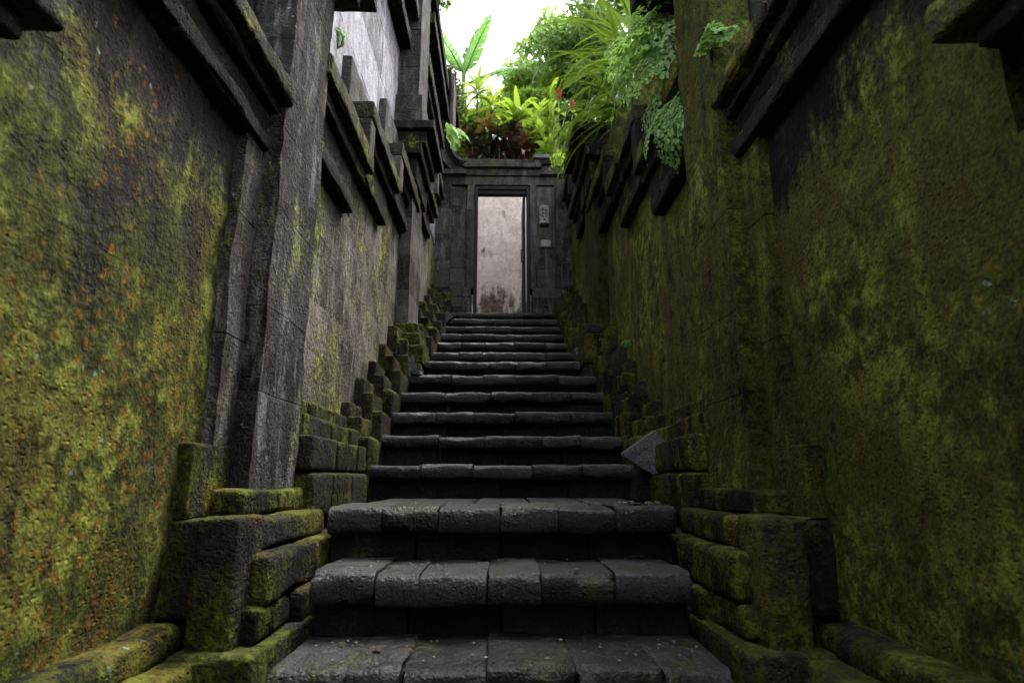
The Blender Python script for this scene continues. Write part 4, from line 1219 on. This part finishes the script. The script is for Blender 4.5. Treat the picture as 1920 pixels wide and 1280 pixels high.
# --- maidenhair ferns
def fern_frond(length, width, seed, size=.022):
    rnd = random.Random(seed)
    V, F = [], []
    def leaflet(p, ax, nm, s):
        b0 = len(V)
        sd_ = ax.cross(nm).normalized()
        V.append(p)
        for (u_, v_) in ((.55, .55), (.85, .38), (1.0, .06), (.9, -.3), (.55, -.52)):
            V.append(p + ax * s * u_ * rnd.uniform(.9, 1.1) + sd_ * s * v_ + nm * s * .10 * rnd.uniform(-1, 1))
        F.append((b0, b0 + 1, b0 + 2, b0 + 3)); F.append((b0, b0 + 3, b0 + 4, b0 + 5))
    n = 15
    ang = 0.0
    p = Vector((0, 0, 0))
    for i in range(n + 1):
        t_ = i / n
        ang += .10
        dvec = Vector((math.cos(ang), 0, -math.sin(ang)))
        q = p + dvec * (length / n)
        b0 = len(V)
        w_ = .0016
        V.extend([p + Vector((0, w_, 0)), p - Vector((0, w_, 0)), q - Vector((0, w_, 0)), q + Vector((0, w_, 0))]); F.append((b0, b0 + 1, b0 + 2, b0 + 3))
        up_ = Vector((math.sin(ang), 0, math.cos(ang)))
        if t_ > .12:
            for sg in (-1, 1):
                bl_ = width * .5 * math.sin(math.pi * min(1, (t_ * .9 + .12))) ** .8 * rnd.uniform(.8, 1.1)
                m_ = max(1, int(bl_ / (size * 1.15)))
                dr_ = (dvec * rnd.uniform(.35, .6) + Vector((0, sg, 0))).normalized()
                for j in range(m_):
                    pp = p + dr_ * (bl_ * (j + .6) / m_) - Vector((0, 0, (bl_ * j / m_) ** 2 * .9))
                    for s2 in (-1, 1):
                        ax = (dr_ * .6 + dvec * s2 * .8 + Vector((0, 0, -.35)) + Vector((rnd.uniform(-.2, .2),) * 3)).normalized()
                        leaflet(pp, ax, (up_ + Vector((rnd.uniform(-.35, .35), rnd.uniform(-.35, .35), 0))).normalized(), size * rnd.uniform(.75, 1.2))
                ax = (dr_ + Vector((0, 0, -.3))).normalized()
                leaflet(p + dr_ * bl_ - Vector((0, 0, bl_ ** 2 * .9)), ax, up_, size * .9)
        p = q
    leaflet(p, dvec, up_, size)
    me = bpy.data.meshes.new('frond')
    me.from_pydata([tuple(v) for v in V], [], F); me.materials.append(M['lf_fern'])
    me.update()
    return me
FM = [fern_frond(.50, .30, 100 + i, .023) for i in range(4)]
FS = [fern_frond(.17, .13, 200 + i, .019) for i in range(3)]
def fern(label, base, fr, sc):
    root = thing('maidenhair_fern', label, 'fern', base, 'maidenhair ferns rooted in the walls')
    for i, (az, el) in enumerate(fr):
        me = FM[i % 4] if sc > .5 else FS[i % 3]
        put_leaf(me, root, (0, 0, 0), R(az), R(el), R(random.uniform(-25, 25)), (sc if sc > .5 else sc * 3) * random.uniform(.85, 1.1), 'frond')
fern('large light green maidenhair fern spilling from the top of the right wall', (1.12, 3.22, 3.72), [(165, 25), (195, 20), (180, 5), (215, 25), (150, 5), (205, -10), (228, 8), (240, -10)], 1.3)
fern('darker maidenhair fern hanging below the large one', (1.12, 3.25, 3.50), [(190, -20), (215, -38), (235, -25), (245, -50)], 1.1)
fern('drooping maidenhair fern low under the right cornice by the pilaster', (1.06, 2.99, 3.16), [(170, -10), (190, -25), (150, -30), (205, -45), (180, -60), (215, -20), (230, -50)], 1.0)
fern('small maidenhair fern in the joint of the right pilaster', (1.03, 2.30, 2.95), [(200, 30), (230, 10), (180, 20), (250, 25)], .34)
fern('pale fern hanging from the left cornice in front of the garden', (-.90, 7.9, 6.12), [(-10, 20), (10, 0), (-30, 5), (25, -15), (-5, -25)], .85)
fern('tiny fern under the left pilaster capital at the frame top', (-.97, 2.88, 3.50), [(-20, 0), (20, -10), (0, -35)], .22)
fern('tiny bright green fern in a joint low on the right wall', (1.09, 4.9, 2.15), [(180, 20), (210, 0), (150, 0), (240, -20)], .15)

# --- creeper over the far left cornice and tuft on the gate
vn = thing('cornice_creeper', 'dark creeper matting the far left cornice beside the sky', 'creeper', (-.95, 9.3, 8.0))
leaf_cloud('foliage', M['lf_vine'], vn, [(-.02 + .02 * i, -.3 + .18 * i, .0 - .05 * (i % 3), .16) for i in range(7)] + [(.06, .1 * i, -.25 - .12 * (i % 2), .10) for i in range(5)], 1500, .035, .15, 7)
tube('stem', [(0, -.4, -.05), (.05, 0, .02), (.03, .5, -.02)], .012, .006, M['bark'], vn, 5)
tg = thing('gate_tuft', 'untidy small-leaved weed growing on the right end of the gate coping', 'weed', (.86, 8.82, 5.98))
leaf_cloud('foliage', M['lf_yellow'], tg, [(0, 0, .12, .14), (-.14, 0, .06, .10), (.10, -.05, .03, .12), (.05, 0, .25, .10), (-.05, -.1, -.05, .08)], 420, .028, .15, 8)
for a in (-.12, 0, .1):
    tube('stem', [(0, 0, -.02), (a * .6, 0, .12), (a, -.02, .26)], .005, .002, M['bark'], tg, 5)
cf = thing('cornice_tuft', 'green leafy tuft on top of the tall left building at the frame top', 'weed', (-.95, 6.7, 7.55))
leaf_cloud('foliage', M['lf_green'], cf, [(0, 0, .1, .16), (.06, .3, .08, .14), (.03, -.2, .15, .13)], 500, .045, .15, 9)
tube('stem', [(0, 0, -.08), (.02, 0, .05), (.04, .05, .2)], .01, .004, M['bark'], cf, 5)
